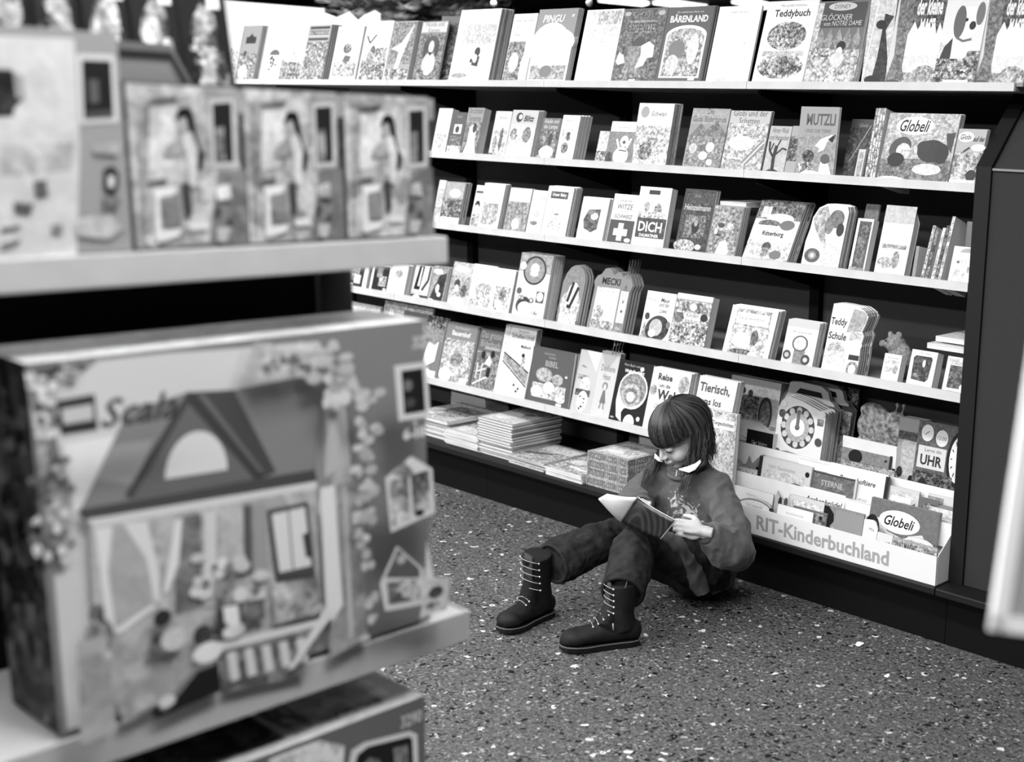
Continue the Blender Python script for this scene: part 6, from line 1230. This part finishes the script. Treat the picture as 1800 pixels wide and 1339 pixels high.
# the paperback she holds
Sb, St = Wp(1092, 917, 2.650), Wp(1120, 873, 2.655)
Ot, Ob = Wp(1187, 914, 2.615), Wp(1160, 947, 2.600)
Lb, Lt = Wp(1052, 876, 2.565), Wp(1067, 867, 2.60)
bk_o = empty('paperback', (Sb + St) / 2); tag(bk_o, 'open paperback with dark cover and white pages held by the seated child', 'book')
C0 = (Sb + St) / 2
def leaf(name, a0, a1, b0, b1, bulge, off, th, m, ink=None):
    """curved sheet from the spine edge a0-a1 to the outer edge b0-b1"""
    nu, nv = 12, 6; nrm = vn((b0 - a0).cross(a1 - a0)); v = []
    for k in (0, 1):
        for j in range(nv + 1):
            for i in range(nu + 1):
                u, w = i / nu, j / nv
                p = (a0 * (1 - u) + b0 * u) * (1 - w) + (a1 * (1 - u) + b1 * u) * w
                v.append(p - C0 + nrm * (off + th * k + bulge * math.sin(math.pi * min(1, u * 1.0)) * (1 - .3 * u)))
    M_ = (nu + 1) * (nv + 1); f = []
    for j in range(nv):
        for i in range(nu):
            a = j * (nu + 1) + i; f.append((a, a + nu + 1, a + nu + 2, a + 1)); f.append((M_ + a, M_ + a + 1, M_ + a + nu + 2, M_ + a + nu + 1))
    bd = [i for i in range(nu + 1)] + [(j) * (nu + 1) + nu for j in range(1, nv + 1)] + [nv * (nu + 1) + i for i in range(nu - 1, -1, -1)] + [j * (nu + 1) for j in range(nv - 1, 0, -1)]
    for a, b_ in zip(bd, bd[1:] + bd[:1]): f.append((a, b_, M_ + b_, M_ + a))
    return mobj(name, v, f, m, bk_o, True)
# which way is the camera from the right leaf
nR = vn((Ob - Sb).cross(St - Sb)); sR = 1 if nR.dot(CAMD) > 0 else -1
nL = vn((Lb - Sb).cross(St - Sb)); sL = 1 if nL.dot(CAMD) > 0 else -1
def cover_mat():
    m = bpy.data.materials.new('paperback_cover'); m.use_nodes = True; nt = m.node_tree; L = nt.links
    b = nt.nodes['Principled BSDF']; b.inputs['Roughness'].default_value = .3
    tc = nt.nodes.new('ShaderNodeTexCoord'); w = nt.nodes.new('ShaderNodeTexWave'); w.wave_type = 'RINGS'; w.rings_direction = 'SPHERICAL'; w.inputs['Scale'].default_value = 14; w.inputs['Distortion'].default_value = 3; w.inputs['Detail'].default_value = 2
    mp = nt.nodes.new('ShaderNodeMapping'); mp.inputs['Location'].default_value = (-.07, .0, .05); L.new(tc.outputs['Object'], mp.inputs[0]); L.new(mp.outputs[0], w.inputs['Vector'])
    r = nt.nodes.new('ShaderNodeValToRGB'); r.color_ramp.elements[0].position = .35; r.color_ramp.elements[1].position = .9
    r.color_ramp.elements[0].color = (lin(.09),) * 3 + (1,); r.color_ramp.elements[1].color = (lin(.17),) * 3 + (1,); L.new(w.outputs['Fac'], r.inputs[0]); L.new(r.outputs[0], b.inputs['Base Color'])
    return m
CVM = cover_mat(); PG = mat('book_page', .93, .7, noise=.02, nscale=150)
leaf('cover', Sb, St, Ob, Ot, .012 * sR, .0, .0006 * sR, CVM)
leaf('pages', Sb, St, Ob, Ot, .012 * sR, -.0062 * sR, .0060 * sR, PG)
leaf('pages', Sb, St, Lb, Lt, .006 * sL, .0005 * sL, .0045 * sL, PG)
leaf('cover', Sb, St, Lb, Lt, .006 * sL, -.0025 * sL, .0006 * sL, CVM)
